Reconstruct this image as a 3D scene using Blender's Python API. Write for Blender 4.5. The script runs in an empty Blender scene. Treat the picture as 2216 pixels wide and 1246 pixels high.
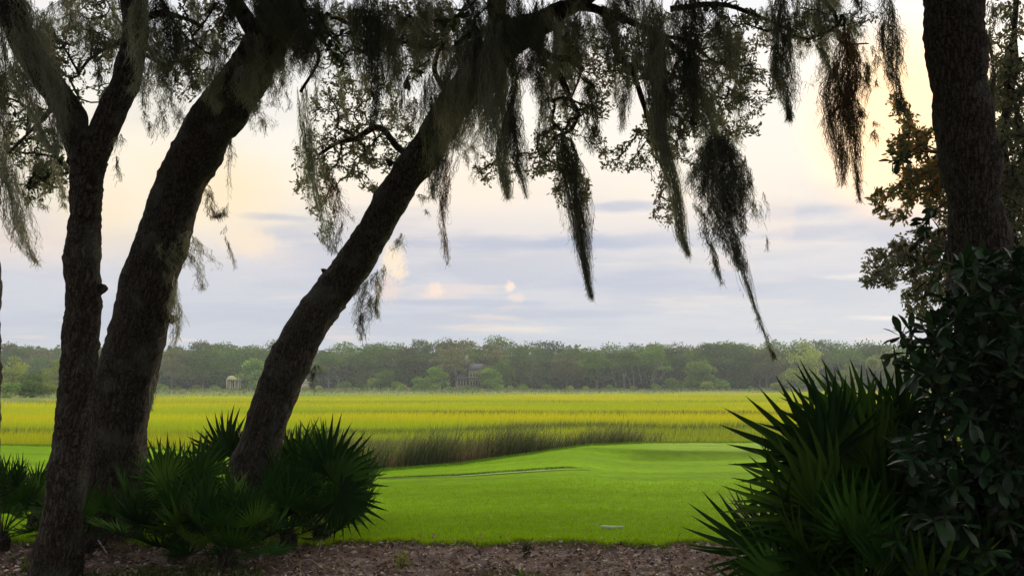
import bpy, math, random
import numpy as np
from mathutils import Vector, Matrix, noise as mnoise

# ------------------------------------------------------------------ camera, world, sun
SC = bpy.context.scene
COL = SC.collection
R = math.radians
W, H, F = 2216.0, 1246.0, 1844.0          # photograph size and focal length in its pixels
PITCH = R(6.5)
EYE = Vector((0.0, 0.0, 1.6))
rng = np.random.default_rng(11)
random.seed(5)

cam_d = bpy.data.cameras.new('camera')
cam_d.sensor_width = 36.0
cam_d.lens = 36.0 * F / W
cam_d.clip_start = 0.05
cam_d.clip_end = 6000
cam = bpy.data.objects.new('camera', cam_d)
COL.objects.link(cam)
cam.location = EYE
cam.rotation_euler = (R(90) + PITCH, 0, 0)
SC.camera = cam

SUN_AZ, SUN_EL = R(25.5), R(16)           # to the right of straight ahead, low
world = bpy.data.worlds.new('World')
SC.world = world
world.use_nodes = True


class G:
    """small helper for node graphs"""
    def __init__(s, tree):
        s.t = tree
        s.n = tree.nodes
        s.l = tree.links

    def new(s, typ, **kw):
        n = s.n.new(typ)
        for k, v in kw.items():
            setattr(n, k, v)
        return n

    def put(s, sock, v):
        if isinstance(v, bpy.types.NodeSocket):
            s.l.new(v, sock)
        elif v is not None:
            if isinstance(v, (tuple, list)) and len(v) == 3 and sock.type == 'RGBA':
                v = (*v, 1)
            sock.default_value = v

    def math(s, op, a, b=None, c=None, clamp=False):
        n = s.new('ShaderNodeMath', operation=op, use_clamp=clamp)
        s.put(n.inputs[0], a)
        s.put(n.inputs[1], b)
        if c is not None:
            s.put(n.inputs[2], c)
        return n.outputs[0]

    def mix(s, f, a, b, mode='MIX'):
        n = s.new('ShaderNodeMix', data_type='RGBA', blend_type=mode)
        s.put(n.inputs[0], f)
        s.put(n.inputs[6], a)
        s.put(n.inputs[7], b)
        return n.outputs[2]

    def vmath(s, op, a, b=None):
        n = s.new('ShaderNodeVectorMath', operation=op)
        s.put(n.inputs[0], a)
        if b is not None:
            s.put(n.inputs[1], b)
        return n.outputs[1] if op in ('DOT_PRODUCT', 'LENGTH', 'DISTANCE') else n.outputs[0]

    def noise(s, vec, scale, detail=4, rough=.55, dist=0.0):
        n = s.new('ShaderNodeTexNoise')
        if vec is not None:
            s.l.new(vec, n.inputs['Vector'])
        n.inputs['Scale'].default_value = scale
        n.inputs['Detail'].default_value = detail
        n.inputs['Roughness'].default_value = rough
        n.inputs['Distortion'].default_value = dist
        return n.outputs[0]

    def ramp(s, f, stops, interp='LINEAR'):
        n = s.new('ShaderNodeValToRGB')
        cr = n.color_ramp
        cr.interpolation = interp
        while len(cr.elements) < len(stops):
            cr.elements.new(0.5)
        for e, (p, c) in zip(cr.elements, stops):
            e.position = p
            e.color = (*c, 1) if len(c) == 3 else c
        s.put(n.inputs[0], f)
        return n.outputs[0]

    def sstep(s, v, a, b):
        n = s.new('ShaderNodeMapRange', interpolation_type='SMOOTHSTEP')
        s.put(n.inputs[0], v)
        n.inputs[1].default_value = a
        n.inputs[2].default_value = b
        return n.outputs[0]


def srgb(r, g, b):
    f = lambda c: (c / 255 / 12.92) if c <= 10.3 else ((c / 255 + .055) / 1.055) ** 2.4
    return (f(r), f(g), f(b))


def raydir(px, py):
    v = Vector(((px - W / 2) / F, -(py - H / 2) / F, -1.0))
    v.rotate(cam.rotation_euler)
    return v


def P(px, py, Y):
    """point of the place that is seen at photo pixel (px, py) at Y metres ahead"""
    d = raydir(px, py)
    return EYE + d * (Y / d.y)


def mpp(Y):
    return Y / F                        # metres per photo pixel at distance Y


def build_world():
    g = G(world.node_tree)
    g.n.clear()
    out = g.new('ShaderNodeOutputWorld')
    tc = g.new('ShaderNodeTexCoord')
    dirv = g.vmath('NORMALIZE', tc.outputs['Generated'])
    sep = g.new('ShaderNodeSeparateXYZ')
    g.l.new(dirv, sep.inputs[0])
    x, y, z = sep.outputs
    sky = g.new('ShaderNodeTexSky', sky_type='NISHITA', sun_disc=False)
    sky.sun_elevation = SUN_EL
    sky.sun_rotation = SUN_AZ
    sky.dust_density = 3.0
    nish = g.mix(1.0, sky.outputs[0], (0.085, 0.085, 0.085), 'MULTIPLY')
    # cloud veil: colour by height over the horizon (an overcast sky is brightest overhead)
    veil = g.ramp(g.math('MAXIMUM', z, 0.0), [
        (0.00, srgb(203, 208, 217)), (0.07, srgb(206, 210, 220)), (0.13, srgb(214, 214, 221)),
        (0.18, srgb(232, 224, 221)), (0.22, srgb(252, 240, 224)), (0.30, srgb(254, 249, 238)),
        (0.40, srgb(242, 244, 248)), (0.62, (1.25, 1.25, 1.30)), (1.0, (1.75, 1.78, 1.85))])
    # drifting flat cloud banks, in perspective on a layer overhead
    k = g.math('DIVIDE', 1.0, g.math('ADD', g.math('MAXIMUM', z, 0.0), 0.10))
    cmb = g.new('ShaderNodeCombineXYZ')
    g.l.new(g.math('MULTIPLY', g.math('MULTIPLY', x, k), 0.62), cmb.inputs[0])
    g.l.new(g.math('MULTIPLY', y, k), cmb.inputs[1])
    g.l.new(g.math('MULTIPLY', z, 3.0), cmb.inputs[2])
    n1 = g.noise(cmb.outputs[0], 1.15, 6, .52, .35)
    n2 = g.noise(cmb.outputs[0], 3.1, 6, .55, .5)
    dark = g.sstep(g.math('ADD', n1, g.math('MULTIPLY', n2, 0.35)), 0.62, 0.80)
    band = g.ramp(g.math('MAXIMUM', z, 0.0), [(0.02, (.25, .25, .25)), (0.08, (.7, .7, .7)), (0.15, (.9, .9, .9)),
                                             (0.205, (.5, .5, .5)), (0.25, (.08, .08, .08)), (1, (.15, .15, .15))])
    dk = g.math('MULTIPLY', dark, band)
    c1 = g.mix(g.math('MULTIPLY', dk, 0.55), veil, srgb(182, 190, 208))
    # lighter cream breaks
    n3 = g.noise(cmb.outputs[0], 2.1, 5, .5, .3)
    br = g.math('MULTIPLY', g.sstep(n3, 0.56, 0.72), g.math('SUBTRACT', 1.0, g.sstep(z, 0.3, 0.5)))
    c2 = g.mix(g.math('MULTIPLY', br, 0.45), c1, srgb(247, 226, 214))
    # a few blue openings show the clear sky
    gap = g.math('MULTIPLY', g.sstep(g.noise(cmb.outputs[0], 0.8, 5, .5), 0.55, 0.75), 0.35)
    c3 = g.mix(gap, c2, nish)
    # flat dark stratus streaks and cumulus towers, each at its own direction
    def blob(col, px, py, rx, ry, strength, base, soft=0.55, nsc=30.0, amp=.9):
        d = raydir(px, py).normalized()
        az = math.atan2(d.x, d.y)
        el = math.asin(d.z)
        a = g.math('DIVIDE', g.math('SUBTRACT', g.math('ARCTAN2', x, y), az), rx / F)
        e = g.math('DIVIDE', g.math('SUBTRACT', g.math('ARCSINE', z), el), ry / F)
        r = g.math('SQRT', g.math('ADD', g.math('MULTIPLY', a, a), g.math('MULTIPLY', e, e)))
        sc = g.new('ShaderNodeCombineXYZ')
        g.l.new(g.math('MULTIPLY', x, 1.0 if rx < ry * 2 else .22), sc.inputs[0])
        g.l.new(g.math('MULTIPLY', y, 1.0 if rx < ry * 2 else .1), sc.inputs[1])
        g.l.new(z, sc.inputs[2])
        nn = g.noise(sc.outputs[0], nsc, 5, .6)
        r2 = g.math('ADD', r, g.math('MULTIPLY', g.math('SUBTRACT', nn, 0.5), amp))
        m = g.math('SUBTRACT', 1.0, g.sstep(r2, 1.0 - soft, 1.0 + soft * .3))
        return g.mix(g.math('MULTIPLY', m, strength), base, col)
    for px, py, rx, ry, st, c in [(330, 400, 440, 150, .9, (255, 242, 218)), (860, 330, 300, 120, .5, (255, 246, 230)), (1000, 400, 330, 60, .6, (255, 238, 218)), (1640, 330, 300, 100, .5, (255, 246, 230)), (60, 520, 200, 60, .5, (248, 228, 214))]:
        c3 = blob(srgb(*c), px, py, rx, ry, st, c3, soft=.9, nsc=14, amp=.8)
    for px, py, rx, ry, st, c in [(470, 410, 150, 100, .7, (255, 232, 192)), (225, 450, 90, 70, .5, (255, 232, 196)), (560, 200, 260, 130, .5, (255, 250, 243))]:
        c3 = blob(srgb(*c), px, py, rx, ry, st, c3, soft=.95, nsc=14, amp=.5)
    for px, py, rx, ry, st in [(1120, 527, 290, 20, .62), (1360, 520, 230, 26, .55), (1760, 457, 150, 20, .65), (1340, 447, 90, 16, .7),
                               (1750, 505, 110, 18, .5), (1930, 500, 90, 40, .5), (1400, 610, 260, 28, .5), (1010, 655, 260, 10, .35),
                               (600, 470, 80, 10, .5), (760, 560, 160, 60, .3), (1250, 680, 200, 12, .3), (640, 510, 90, 26, .35), (1800, 620, 260, 40, .35)]:
        c3 = blob(srgb(168, 180, 208), px, py, rx, ry, st, c3, soft=.8, nsc=70, amp=1.5)
    for px, py, rx, ry, st, c in [(535, 520, 60, 34, .7, (253, 232, 205)), (850, 565, 30, 44, .9, (255, 236, 208)), (866, 590, 22, 18, .7, (255, 236, 208)), (840, 625, 34, 34, .55, (248, 222, 205)),
                                  (942, 627, 22, 18, .85, (252, 230, 212)), (930, 637, 18, 8, .45, (248, 226, 214)), (1103, 620, 14, 13, .9, (253, 232, 216)),
                                  (1118, 644, 22, 12, .6, (248, 226, 216)), (1690, 470, 40, 60, .4, (248, 226, 214)), (1820, 420, 60, 30, .5, (240, 222, 214))]:
        c3 = blob(srgb(*c), px, py, rx, ry, st, c3, soft=.62, nsc=190 if rx < 40 else 70, amp=1.5)
    # warm glow round the veiled sun
    sd = Vector((math.sin(SUN_AZ) * math.cos(SUN_EL), math.cos(SUN_AZ) * math.cos(SUN_EL), math.sin(SUN_EL)))
    dot = g.vmath('DOT_PRODUCT', dirv, tuple(sd))
    w1 = g.sstep(dot, math.cos(R(7)), 1.0)
    w2 = g.sstep(dot, math.cos(R(34)), 1.0)
    c4 = g.mix(g.math('MULTIPLY', w2, 0.20), c3, (1.04, .98, .89))
    c5 = g.mix(g.math('MULTIPLY', w1, 0.78), c4, (1.8, 1.16, .60))
    bg = g.new('ShaderNodeBackground')
    g.l.new(c5, bg.inputs[0])
    bg.inputs[1].default_value = 1.05
    g.l.new(bg.outputs[0], out.inputs[0])


build_world()
sl = bpy.data.lights.new('sun', 'SUN')
sl.energy = 1.4
sl.angle = R(11)
sl.color = (1.0, .80, .58)
sun = bpy.data.objects.new('sun', sl)
COL.objects.link(sun)
sun.rotation_euler = Vector((-math.sin(SUN_AZ) * math.cos(SUN_EL), -math.cos(SUN_AZ) * math.cos(SUN_EL), -math.sin(SUN_EL))).to_track_quat('-Z', 'Y').to_euler()

SC.view_settings.view_transform = 'Standard'
SC.view_settings.look = 'None'
SC.view_settings.exposure = 0.0
SC.view_settings.gamma = 1.0
SC.view_settings.use_curve_mapping = False
SC.render.engine = 'CYCLES'
SC.cycles.use_denoising = True
SC.cycles.max_bounces = 6
SC.cycles.diffuse_bounces = 3
SC.cycles.volume_bounces = 0
SC.cycles.volume_step_rate = 4


# ------------------------------------------------------------------ materials
def leaf_mat(name, transl=.35, rough=.55, spec=.3, nscale=9.0, nstr=.35, ovar=.3):
    m = bpy.data.materials.new(name)
    m.use_nodes = True
    g = G(m.node_tree)
    g.n.clear()
    out = g.new('ShaderNodeOutputMaterial')
    at = g.new('ShaderNodeAttribute', attribute_name='tint')
    oi = g.new('ShaderNodeObjectInfo')
    tc = g.new('ShaderNodeTexCoord')
    n = g.noise(tc.outputs['Object'], nscale, 3)
    f = g.math('ADD', g.math('MULTIPLY', g.math('SUBTRACT', n, .5), nstr * 2), 1.0)
    f = g.math('MULTIPLY', f, g.math('ADD', g.math('MULTIPLY', oi.outputs['Random'], ovar), 1 - ovar / 2))
    hs = g.new('ShaderNodeHueSaturation')
    g.l.new(f, hs.inputs['Value'])
    g.l.new(at.outputs[0], hs.inputs['Color'])
    b = g.new('ShaderNodeBsdfPrincipled')
    g.l.new(hs.outputs[0], b.inputs['Base Color'])
    b.inputs['Roughness'].default_value = rough
    b.inputs['Specular IOR Level'].default_value = spec
    tr = g.new('ShaderNodeBsdfTranslucent')
    g.l.new(g.mix(1.0, hs.outputs[0], (1.15, 1.1, .8), 'MULTIPLY'), tr.inputs[0])
    mx = g.new('ShaderNodeMixShader')
    mx.inputs[0].default_value = transl
    g.l.new(b.outputs[0], mx.inputs[1])
    g.l.new(tr.outputs[0], mx.inputs[2])
    g.l.new(mx.outputs[0], out.inputs[0])
    return m


def bark_mat(name, c1, c2, scale=1.0, lichen=.35):
    m = bpy.data.materials.new(name)
    m.use_nodes = True
    g = G(m.node_tree)
    b = g.n['Principled BSDF']
    tc = g.new('ShaderNodeTexCoord')
    mp = g.new('ShaderNodeMapping')
    mp.inputs['Scale'].default_value = (1, 1, .17)
    g.l.new(tc.outputs['Object'], mp.inputs[0])
    vo = g.new('ShaderNodeTexVoronoi', feature='DISTANCE_TO_EDGE')
    nz = g.noise(tc.outputs['Object'], 9 * scale, 5)
    add = g.vmath('ADD', mp.outputs[0], None)
    cm = g.new('ShaderNodeCombineXYZ')
    for i in range(3):
        g.l.new(g.math('MULTIPLY', nz, .16), cm.inputs[i])
    n = add.node
    g.l.new(cm.outputs[0], n.inputs[1])
    g.l.new(n.outputs[0], vo.inputs['Vector'])
    vo.inputs['Scale'].default_value = 34 * scale
    plate = g.sstep(g.math('ADD', vo.outputs[0], g.math('MULTIPLY', g.noise(tc.outputs['Object'], 22 * scale, 4), .30)), 0.10, 0.42)
    fine = g.noise(tc.outputs['Object'], 60 * scale, 5, .65)
    big = g.noise(tc.outputs['Object'], 3.2 * scale, 4)
    col = g.mix(plate, c1, c2)
    col = g.mix(g.math('MULTIPLY', g.sstep(big, .50, .68), lichen), col, (.16, .17, .14))
    col = g.mix(.5, col, g.ramp(fine, [(.3, (.35, .35, .35)), (.7, (1.15, 1.15, 1.15))]), 'MULTIPLY')
    g.l.new(col, b.inputs['Base Color'])
    b.inputs['Roughness'].default_value = .9
    b.inputs['Specular IOR Level'].default_value = .15
    bump = g.new('ShaderNodeBump')
    bump.inputs['Strength'].default_value = .9
    bump.inputs['Distance'].default_value = .035
    g.l.new(g.math('ADD', plate, g.math('MULTIPLY', fine, .5)), bump.inputs['Height'])
    g.l.new(bump.outputs[0], b.inputs['Normal'])
    return m


def ground_mat(name, stops, scale, bump=.3, dist=.02, stretch=(1, 1, 1), rough=.95, n2=None):
    m = bpy.data.materials.new(name)
    m.use_nodes = True
    g = G(m.node_tree)
    b = g.n['Principled BSDF']
    tc = g.new('ShaderNodeTexCoord')
    mp = g.new('ShaderNodeMapping')
    mp.inputs['Scale'].default_value = stretch
    g.l.new(tc.outputs['Object'], mp.inputs[0])
    n = g.noise(mp.outputs[0], scale, 8, .62)
    col = g.ramp(n, stops)
    fi = g.noise(tc.outputs['Object'], scale * 14, 4, .7)
    col = g.mix(.6, col, g.ramp(fi, [(.25, (.55, .55, .55)), (.75, (1.4, 1.4, 1.4))]), 'MULTIPLY')
    if n2:
        at = g.new('ShaderNodeAttribute', attribute_name='tint')
        col = g.mix(1.0, col, at.outputs[0], 'MULTIPLY')
    g.l.new(col, b.inputs['Base Color'])
    b.inputs['Roughness'].default_value = rough
    b.inputs['Specular IOR Level'].default_value = .02
    bp = g.new('ShaderNodeBump')
    bp.inputs['Strength'].default_value = bump
    bp.inputs['Distance'].default_value = dist
    g.l.new(g.math('ADD', n, fi), bp.inputs['Height'])
    g.l.new(bp.outputs[0], b.inputs['Normal'])
    return m


def flat_mat(name, c, rough=.7, var=.25, scale=8):
    m = bpy.data.materials.new(name)
    m.use_nodes = True
    g = G(m.node_tree)
    b = g.n['Principled BSDF']
    tc = g.new('ShaderNodeTexCoord')
    n = g.noise(tc.outputs['Object'], scale, 5)
    col = g.mix(1.0, (*c, 1), g.ramp(n, [(.3, (1 - var,) * 3), (.7, (1 + var,) * 3)]), 'MULTIPLY')
    g.l.new(col, b.inputs['Base Color'])
    b.inputs['Roughness'].default_value = rough
    return m


M = {}
M['leaf'] = leaf_mat('oak_leaf', .50, .55, .25)
M['far_leaf'] = leaf_mat('far_leaf', .30, .8, .05, .25, .35, .75)
M['moss'] = leaf_mat('spanish_moss', .42, .95, .02, 4, .3)
M['palm'] = leaf_mat('palmetto_leaf', .20, .6, .08, 6, .3)
M['broad'] = leaf_mat('broad_glossy_leaf', .18, .42, .3, 12, .3)
M['blade'] = leaf_mat('marsh_blade', .45, .85, .02, .05, .2)
M['turf'] = leaf_mat('turf_blade', .45, .8, .03, 2.0, .25)
M['litter'] = leaf_mat('dry_leaf', .1, .8, .1, 20, .3)
M['bark'] = bark_mat('oak_bark', (.024, .019, .015), (.110, .086, .067), 1.0, .55)
M['bark_grey'] = bark_mat('twig_bark', (.035, .032, .028), (.10, .095, .085), 2.0)
M['bark_far'] = bark_mat('pale_far_bark', (.10, .095, .08), (.22, .21, .17), .4)
M['lawn'] = ground_mat('lawn_turf', [(.3, (.090, .165, .003)), (.5, (.115, .205, .004)), (.7, (.145, .245, .006))], .35, .35, .03, (.5, 1.6, 1), n2=True)
M['mulch'] = ground_mat('bark_mulch', [(.3, (.09, .065, .057)), (.5, (.23, .17, .15)), (.72, (.42, .34, .30))], 2.6, 1.0, .05)
M['earth'] = ground_mat('dark_earth', [(.3, (.03, .028, .02)), (.7, (.07, .06, .045))], 1.2, .6, .05)
M['marsh'] = ground_mat('marsh_growth', [(.3, (.20, .25, .012)), (.5, (.32, .34, .010)), (.7, (.44, .41, .008))], .10, .9, .3, (1, 2.2, 1))
M['bank'] = ground_mat('grassy_bank', [(.3, (.09, .13, .035)), (.5, (.16, .20, .05)), (.7, (.24, .23, .09))], .06, .6, .2)
M['sand'] = flat_mat('pale_sand', (.42, .46, .28), .95, .15, 6)
M['cream'] = flat_mat('cream_paint', (.36, .34, .22), .7, .1)
M['wall_grey'] = flat_mat('weathered_siding', (.22, .20, .16), .85, .2, 3)
M['roof'] = flat_mat('grey_shingle', (.07, .07, .075), .8, .3, 2)
M['pane'] = flat_mat('dark_pane', (.015, .018, .022), .15, .1)
M['wood_dead'] = flat_mat('bleached_wood', (.34, .31, .27), .8, .35, 30)
M['stone'] = flat_mat('pale_stone', (.22, .28, .14), .9, .2, 20)


# ------------------------------------------------------------------ mesh helpers
def npmesh(name, V, Q=None, T=None, tint=None, mat=None, smooth=False):
    """mesh from numpy vertices, quads, triangles and per-vertex tint"""
    me = bpy.data.meshes.new(name)
    V = np.asarray(V, dtype=np.float32).reshape(-1, 3)
    nq = 0 if Q is None else len(Q)
    nt = 0 if T is None else len(T)
    me.vertices.add(len(V))
    me.vertices.foreach_set('co', V.ravel())
    loops = []
    if nq:
        loops.append(np.asarray(Q, dtype=np.int32).ravel())
    if nt:
        loops.append(np.asarray(T, dtype=np.int32).ravel())
    L = np.concatenate(loops)
    me.loops.add(len(L))
    me.loops.foreach_set('vertex_index', L)
    me.polygons.add(nq + nt)
    st = np.concatenate([np.arange(nq) * 4, nq * 4 + np.arange(nt) * 3]).astype(np.int32)
    me.polygons.foreach_set('loop_start', st)
    if smooth:
        me.polygons.foreach_set('use_smooth', np.ones(nq + nt, dtype=bool))
    if tint is not None:
        a = me.color_attributes.new('tint', 'FLOAT_COLOR', 'POINT')
        c = np.ones((len(V), 4), dtype=np.float32)
        c[:, :3] = tint
        a.data.foreach_set('color', c.ravel())
    me.update(calc_edges=True)
    if mat:
        me.materials.append(mat)
    return me


class MB:
    """collects arrays and links them as one mesh object"""
    def __init__(s):
        s.V, s.Q, s.T, s.C, s.n = [], [], [], [], 0

    def add(s, V, Q=None, T=None, C=None):
        V = np.asarray(V, dtype=float).reshape(-1, 3)
        if Q is not None and len(Q):
            s.Q.append(np.asarray(Q).reshape(-1, 4) + s.n)
        if T is not None and len(T):
            s.T.append(np.asarray(T).reshape(-1, 3) + s.n)
        s.V.append(V)
        cc = np.ones((len(V), 3)) * (.1 if C is None else 1)
        if C is not None:
            cc = cc * np.asarray(C)
        s.C.append(cc)
        s.n += len(V)

    def mesh(s, name, mat, smooth=False):
        return npmesh(name, np.concatenate(s.V), np.concatenate(s.Q) if s.Q else None,
                      np.concatenate(s.T) if s.T else None, np.concatenate(s.C), mat, smooth)

    def build(s, name, mat, parent=None, smooth=False, kind=None):
        return obj(name, s.mesh(name, mat, smooth), parent, kind)


def obj(name, me, parent=None, kind=None):
    o = bpy.data.objects.new(name, me)
    COL.objects.link(o)
    if parent is not None:
        o.parent = parent
    if kind:
        o['kind'] = kind
    return o


def tag(o, label=None, cat=None, group=None, kind=None):
    if label:
        o['label'] = label
    if cat:
        o['category'] = cat
    if group:
        o['group'] = group
    if kind:
        o['kind'] = kind
    return o


def empty(name, loc=(0, 0, 0)):
    o = bpy.data.objects.new(name, None)
    COL.objects.link(o)
    o.location = loc
    return o


def thing(name, label, cat, group=None, loc=(0, 0, 0)):
    return tag(empty(name, loc), label, cat, group)


def copy_tree(o, parent=None):
    c = o.copy()
    COL.objects.link(c)
    c.parent = parent
    for ch in [x for x in KIDS.get(o.name, [])]:
        copy_tree(ch, c)
    return c


KIDS = {}


def remember(root):
    for o in list(COL.objects):
        if o.parent == root:
            KIDS.setdefault(root.name, []).append(o)
            remember(o)


def nz(x, y=0.0, z=0.0):
    return mnoise.noise(Vector((x, y, z)))


def catmull(pts, n):
    """smooth polyline through pts (rows of any width), n samples"""
    p = np.asarray(pts, dtype=float)
    if len(p) < 3:
        t = np.linspace(0, 1, n)[:, None]
        return p[0] * (1 - t) + p[-1] * t
    e = np.vstack([2 * p[0] - p[1], p, 2 * p[-1] - p[-2]])
    seg = len(p) - 1
    out = []
    for u in np.linspace(0, seg - 1e-6, n):
        i = int(u)
        t = u - i
        a, b, c, d = e[i], e[i + 1], e[i + 2], e[i + 3]
        out.append(.5 * ((2 * b) + (-a + c) * t + (2 * a - 5 * b + 4 * c - d) * t * t + (-a + 3 * b - 3 * c + d) * t ** 3))
    return np.array(out)


def tube(mb, pts, rad, sides=8, C=None, rough=0.0, fr=3.0, ridge=0.0, seed=0.0, cap=True):
    """tapered tube; rough = lumps, ridge = bark furrows in metres"""
    p = np.asarray(pts, dtype=float)
    n = len(p)
    r = np.asarray(rad, dtype=float) * np.ones(n)
    tan = np.gradient(p, axis=0)
    tan /= np.linalg.norm(tan, axis=1)[:, None] + 1e-9
    ref = np.array([0.0, 1.0, 0.0]) if abs(tan[0][1]) < .8 else np.array([1.0, 0, 0])
    V = np.zeros((n, sides, 3))
    ang = np.arange(sides) * 2 * math.pi / sides
    for i in range(n):
        a = ref - tan[i] * ref.dot(tan[i])
        a /= np.linalg.norm(a) + 1e-9
        b = np.cross(tan[i], a)
        ref = a
        rr = np.full(sides, r[i])
        if rough or ridge:
            for k in range(sides):
                q = p[i] + (a * math.cos(ang[k]) + b * math.sin(ang[k])) * r[i]
                if rough:
                    rr[k] += rough * nz(q[0] * fr + seed, q[1] * fr, q[2] * fr)
                if ridge:
                    v = nz(q[0] * 24 + seed, q[1] * 24, q[2] * 7.0) + .6 * nz(q[0] * 60, q[1] * 60 + seed, q[2] * 30)
                    rr[k] += ridge * (v - .15)
        V[i] = p[i] + rr[:, None] * (np.cos(ang)[:, None] * a + np.sin(ang)[:, None] * b)
    idx = np.arange(n * sides).reshape(n, sides)
    q = np.stack([idx[:-1], np.roll(idx[:-1], -1, 1), np.roll(idx[1:], -1, 1), idx[1:]], -1).reshape(-1, 4)
    V = V.reshape(-1, 3)
    T = None
    if cap:
        V = np.vstack([V, p[0], p[-1]])
        c0, c1 = n * sides, n * sides + 1
        T = [(c0, (k + 1) % sides, k) for k in range(sides)] + [(c1, idx[-1][k], idx[-1][(k + 1) % sides]) for k in range(sides)]
    mb.add(V, q, T, C)


def ribbons(mb, Pn, wd, C, side=None, gen=rng):
    """Pn (n,m,3) strand points, wd (n,m) widths"""
    n, m, _ = Pn.shape
    if side is None:
        a = gen.uniform(0, math.pi, n)
        side = np.stack([np.cos(a), np.sin(a), np.zeros(n)], -1)
    s = side[:, None, :] * wd[:, :, None] * .5
    V = np.stack([Pn - s, Pn + s], 2).reshape(-1, 3)
    base = (np.arange(n) * m * 2)[:, None]
    k = np.arange(m - 1)[None, :] * 2 + base
    q = np.stack([k, k + 1, k + 3, k + 2], -1).reshape(-1, 4)
    if C.ndim == 2 and len(C) == n:
        C = np.repeat(C[:, None, :], m, 1)
    if C.ndim == 3:
        C = np.repeat(C[:, :, None, :], 2, 2).reshape(-1, 3)
    mb.add(V, q, None, C)


def leaves(mb, pos, dr, length, width, C, gen=rng, fold=.25, droop=0.0):
    """folded leaves: pos (n,3) base, dr (n,3) direction; 6 vertices and 4 triangles each"""
    n = len(pos)
    dr = dr / (np.linalg.norm(dr, axis=1)[:, None] + 1e-9)
    rv = gen.normal(size=(n, 3))
    sd = np.cross(dr, rv)
    sd /= np.linalg.norm(sd, axis=1)[:, None] + 1e-9
    up = np.cross(sd, dr)
    L = np.asarray(length)[:, None]
    Wd = np.asarray(width)[:, None]
    b = pos
    m1 = pos + dr * L * .55
    t = pos + dr * L - np.array([0, 0, 1]) * L * droop
    l1 = pos + dr * L * .5 + sd * Wd * .5 + up * Wd * fold
    r1 = pos + dr * L * .5 - sd * Wd * .5 + up * Wd * fold
    V = np.stack([b, l1, m1, r1, t], 1).reshape(-1, 3)
    k = (np.arange(n) * 5)[:, None]
    T = np.concatenate([k + np.array([[0, 2, 1]]), k + np.array([[0, 3, 2]]), k + np.array([[1, 2, 4]]), k + np.array([[2, 3, 4]])])
    mb.add(V, None, T, np.repeat(C, 5, 0))


def tints(n, cols, var=.2, gen=rng, p=None):
    c = np.array(cols, dtype=float)[gen.choice(len(cols), n, p=p)]
    return c * gen.uniform(1 - var, 1 + var, (n, 1))


def box(mb, c, s, rz=0.0, C=None):
    x, y, z = [v / 2 for v in s]
    V = np.array([(a * x, b * y, d * z) for a in (-1, 1) for b in (-1, 1) for d in (-1, 1)])
    ca, sa = math.cos(rz), math.sin(rz)
    V = np.stack([V[:, 0] * ca - V[:, 1] * sa, V[:, 0] * sa + V[:, 1] * ca, V[:, 2]], 1) + np.array(c)
    Q = [(0, 1, 3, 2), (4, 6, 7, 5), (0, 4, 5, 1), (2, 3, 7, 6), (0, 2, 6, 4), (1, 5, 7, 3)]
    mb.add(V, Q, None, C)


# ------------------------------------------------------------------ the ground
def sst(a, b, v):
    t = np.clip((v - a) / (b - a), 0, 1)
    return t * t * (3 - 2 * t)


_px = np.array([-900, 0, 300, 450, 620, 800, 1000, 1150, 1280, 1400, 1650, 3100])
_D = np.array([29, 27, 26, 25, 22, 19.5, 20, 21, 23, 25, 27, 29.0])
_py = np.array([960, 962, 966, 981, 1004, 1019, 1005, 985, 963, 959, 956, 955])
_Cz = 1.6 - (_py - 833) / F * _D
MULCH_Y = 8.75
_E = np.array([78, 84, 98, 134, 150, 162, 185, 222, 224.0])
_Eu = np.array([-900, 0, 120, 340, 700, 1000, 1400, 1700, 3000.0])


def edge_D(t):
    return np.interp(t * F + W / 2, _px, _D)


def ground_z(x, y):
    x = np.asarray(x, float)
    y = np.asarray(y, float)
    yy = np.maximum(y, 4.0)
    t = np.clip(x / yy, -1.4, 1.4)
    u = t * F + W / 2
    D = np.interp(u, _px, _D)
    C = np.interp(u, _px, _Cz)
    m = sst(1190, 1420, u)
    base_end = C * (1 - m) + (-.30) * m
    s = np.clip((yy - MULCH_Y) / (D * .98 - MULCH_Y), 0, 1)
    z = base_end * s ** 1.15
    z = z + m * (C + .30) * sst(20.3, 22.2, yy)
    z = z + .018 * np.sin(x * .9 + 1) * np.sin(y * .7) * sst(9, 13, yy)
    # small terrace behind the bunker
    b = sst(800, 860, u) * (1 - sst(1240, 1300, u))
    z = z + b * .025 * sst(17.0, 17.25, yy)
    # fall to the marsh, rise to the far bank
    z = z * (1 - sst(D, D + 2.6, yy)) + (-1.05) * sst(D, D + 2.6, yy)
    E = np.interp(u, _Eu, _E)
    z = z + .97 * sst(E - 4, E + 8, yy) + .25 * sst(170, 262, yy)
    return z


def sheet(name, ts, ys, dz, mat, tint=None, label=None):
    Tt, Yy = np.meshgrid(ts, ys)
    X = Tt * np.maximum(Yy, 6.0) if True else Tt
    Z = ground_z(X, Yy) + (dz(X, Yy) if callable(dz) else dz)
    V = np.stack([X, Yy, Z], -1).reshape(-1, 3)
    a, b = Tt.shape
    idx = np.arange(a * b).reshape(a, b)
    q = np.stack([idx[:-1, :-1], idx[:-1, 1:], idx[1:, 1:], idx[1:, :-1]], -1).reshape(-1, 4)
    tc = None if tint is None else tint(X, Yy).reshape(-1, 3)
    me = npmesh(name, V, q, None, tc, mat, True)
    return obj(name, me, None, 'structure')


def hn(X, Y, s=1.0, amp=1.0):
    return amp * (np.sin(X * 3.1 * s + 1.3 * np.sin(Y * 2.3 * s)) * np.sin(Y * 4.3 * s + np.sin(X * 2.7 * s)) * .6 + .4 * np.sin(X * 9.1 * s + Y * 3.7 * s) * np.sin(Y * 11 * s))


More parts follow.
